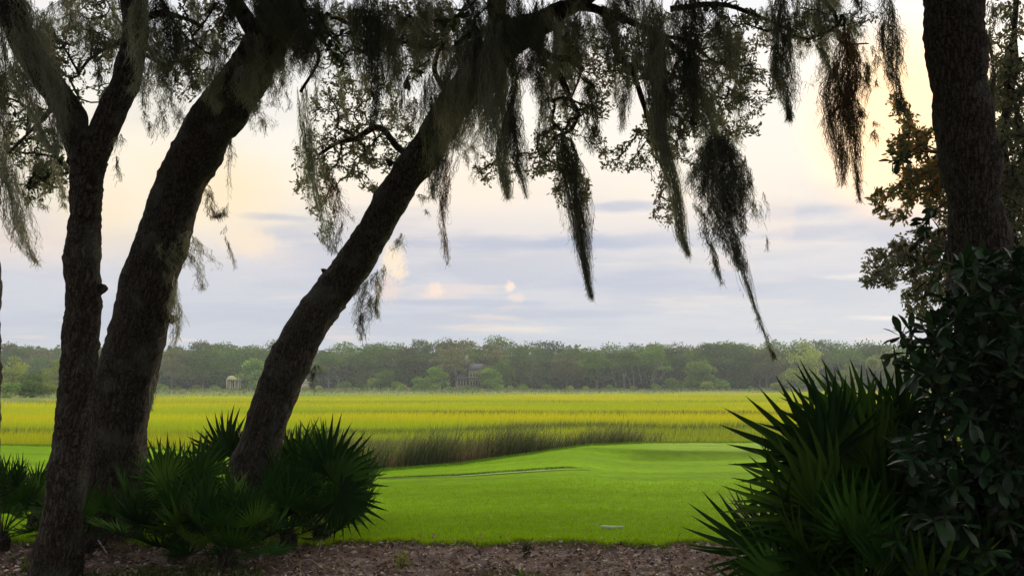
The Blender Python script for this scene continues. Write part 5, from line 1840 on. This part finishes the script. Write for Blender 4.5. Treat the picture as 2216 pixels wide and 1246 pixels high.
palmetto('large spiky palmetto on the right, its fans reaching over the lawn', 1812, 6.1, 22, .92, 1.0, dead=0, big=True,
         hero=[(1780, 1007, 6.0, -58, 1.12), (1800, 1075, 5.9, -92, 1.1), (1800, 965, 6.1, -8, .95), (1835, 1165, 5.8, -102, 1.15), (1860, 1215, 5.7, -70, 1.0), (1760, 1100, 5.85, -75, .9), (1880, 1010, 6.1, 12, .95), (1850, 930, 6.3, -30, .9)])
palmetto('palmetto standing taller behind, against the yellow marsh on the right', 1900, 6.8, 20, 1.05, .85, h=.12, big=True, dead=0, hero=[(1895, 945, 6.7, -22, 1.0), (1960, 925, 6.7, 5, 1.0), (1860, 960, 6.65, -40, .9)])
palmetto('low palmetto in the lower right foreground', 1850, 5.5, 18, .70, 1.05, dead=0, big=True)
palmetto('palmetto tucked under the right shrub', 2010, 5.8, 14, .9, dead=0)


# ------------------------------------------------------------------ floor of the grove
def litter():
    n = 30000
    y = rng.uniform(5.2, MULCH_Y + .1, n)
    x = rng.uniform(-.72, .72, n) * y
    z = ground_z(x, y) + .03 + rng.uniform(0, .03, n)
    mb = MB()
    d = rng.normal(size=(n, 3)) * np.array([1, 1, .35])
    L = rng.uniform(.02, .065, n)
    C = tints(n, [(.20, .13, .105), (.31, .215, .17), (.08, .055, .045), (.52, .44, .38), (.28, .19, .15), (.68, .62, .55)], .3, p=[.25, .22, .23, .14, .10, .06])
    leaves(mb, np.stack([x, y, z], 1), d, L, L * rng.uniform(.25, .5, n), C)
    n = 1500
    y = rng.uniform(6.2, MULCH_Y + .3, n)
    x = rng.uniform(-.7, .7, n) * y
    L = rng.uniform(.05, .10, n)
    leaves(mb, np.stack([x, y, ground_z(x, y) + .05], 1), rng.normal(size=(n, 3)) * np.array([1, 1, .25]), L, L * .4, tints(n, [(.40, .28, .19), (.50, .40, .30), (.28, .17, .11), (.12, .08, .06)], .25))
    o = mb.build('leaf_litter', M['litter'], kind='stuff')
    tag(o, 'brown fallen leaves and bark chips strewn over the mulch', 'leaf litter')
    # low weeds along the bottom edge
    n = 9000
    px = rng.uniform(-50, 1250, n)
    y = rng.uniform(6.6, 7.6, n)
    x = (px - W / 2) / F * y
    pn = vnoise(x, y, 1.6, 4)
    k = (pn + .25 * (px < 700) > .10 + .3 * (y > 7.25))
    x, y = x[k], y[k]
    n = len(x)
    mb = MB()
    z = ground_z(x, y) + .03 + rng.uniform(0, .05, n)
    L = rng.uniform(.02, .05, n)
    leaves(mb, np.stack([x, y, z], 1), rng.normal(size=(n, 3)) + np.array([0, 0, .6]), L, L * .5, tints(n, [(.07, .12, .03), (.10, .15, .04), (.05, .08, .03), (.16, .17, .06)], .25))
    o = mb.build('ground_cover', M['turf'], kind='stuff')
    tag(o, 'low green weeds creeping over the near mulch', 'ground cover')
    # grey dead grass along the lawn edge
    n = 5000
    t = rng.uniform(-.7, .7, n)
    y = MULCH_Y + rng.uniform(-.22, .05, n)
    x = t * y
    c = tints(n, [(.10, .10, .05), (.14, .12, .08), (.07, .08, .03)], .25)
    grass_field('edge_grass', x, y, ground_z(x, y) + .02, rng.uniform(.02, .07, n), np.full(n, .005), c, c, M['turf'], .9, 0, 2,
                label='dull thatch where the lawn meets the mulch', cat='grass')


litter()


def weed(label, px, py, h, n, cols, cat='weed'):
    p = px_ground(px, py)
    t = thing('weed', label, cat, None, tuple(p))
    mb = MB()
    for i in range(5):
        e = np.array([random.gauss(0, h * .3), random.gauss(0, h * .3), h * random.uniform(.6, 1)])
        tube(mb, [(0, 0, -.02), e * .5, e], [.003, .0025, .001], 4, (.08, .10, .03))
    mb.build('stem', M['turf'], t)
    mb = MB()
    pos = rng.uniform(0, 1, (n, 1)) * np.array([0, 0, h]) + rng.normal(0, h * .22, (n, 3)) * np.array([1, 1, .4])
    pos[:, 2] = np.abs(pos[:, 2])
    L = rng.uniform(.03, .06, n)
    leaves(mb, pos, rng.normal(size=(n, 3)) + np.array([0, 0, .3]), L, L * .5, tints(n, cols, .2))
    mb.build('foliage', M['turf'], t, kind='stuff')


weed('yellow-green seedling standing alone in the mulch', 868, 1232, .16, 60, [(.25, .27, .05), (.18, .22, .05)])
weed('dark tuft of dead grass at the edge of the lawn', 1140, 1198, .07, 90, [(.05, .055, .03), (.07, .06, .04)])
weed('small yellow-green weed at the foot of the forked oak', 60, 1238, .10, 50, [(.16, .2, .05), (.12, .16, .04)])


def stick(label, a, b, r, twig=None):
    p, q = px_ground(*a), px_ground(*b)
    t = thing('fallen_branch', label, 'branch', None, tuple(p))
    d = np.array(q - p)
    mb = MB()
    ln = catmull([(0, 0, .03), d * .5 + np.array([0, .03, .07]), d + np.array([0, 0, .03])], 10)
    tube(mb, ln, np.linspace(r, r * .5, 10), 7, None, .003, 20)
    mb.build('stem', M['wood_dead'], t)
    mb = MB()
    tube(mb, [ln[5], ln[5] + np.array([.06, .02, .09]), ln[5] + np.array([.08, .0, .17])], [r * .6, r * .5, r * .25], 5)
    mb.build('twig', M['wood_dead'], t)


stick('bleached fallen branch lying between the forked and thick trunks', (172, 1150), (232, 1205), .012)
stick('short pale stick beside the bleached branch', (205, 1140), (262, 1152), .008)
stick('pale stick in the mulch in front of the palmettos', (545, 1195), (572, 1235), .008)
stick('thin grey stick lying in the mulch below the small round palmetto', (640, 1222), (700, 1238), .006)


def patch():
    p = px_ground(1322, 1142)
    t = tag(empty('flat_stone', tuple(p)), 'pale flat stone showing in the near lawn', 'stone')
    mb = MB()
    n = 18
    V = [(0, 0, .02)]
    for i in range(n):
        a = i * 2 * math.pi / n
        r = 1 + .25 * math.sin(3 * a + 1) + .12 * math.sin(7 * a)
        V.append((math.cos(a) * .13 * r, math.sin(a) * .09 * r, .018))
    for i in range(n):
        V.append((V[i + 1][0] * 1.08, V[i + 1][1] * 1.08, -.05))
    T = [(0, 1 + i, 1 + (i + 1) % n) for i in range(n)]
    Q = [(1 + i, 1 + n + i, 1 + n + (i + 1) % n, 1 + (i + 1) % n) for i in range(n)]
    mb.add(V, Q, T)
    mb.build('slab', M['stone'], t)


patch()


# ------------------------------------------------------------------ evening haze over the marsh
def haze():
    mb = MB()
    box(mb, (0, 340, 9), (2 * 4700, 900, 22.5))
    o = mb.build('haze', None, kind='stuff')
    m = bpy.data.materials.new('evening_haze')
    m.use_nodes = True
    g = G(m.node_tree)
    g.n.clear()
    out = g.new('ShaderNodeOutputMaterial')
    v = g.new('ShaderNodeVolumePrincipled')
    v.inputs['Color'].default_value = (.88, .94, .93, 1)
    v.inputs['Density'].default_value = .00055
    v.inputs['Anisotropy'].default_value = .2
    g.l.new(v.outputs[0], out.inputs['Volume'])
    o.data.materials.clear()
    o.data.materials.append(m)


haze()
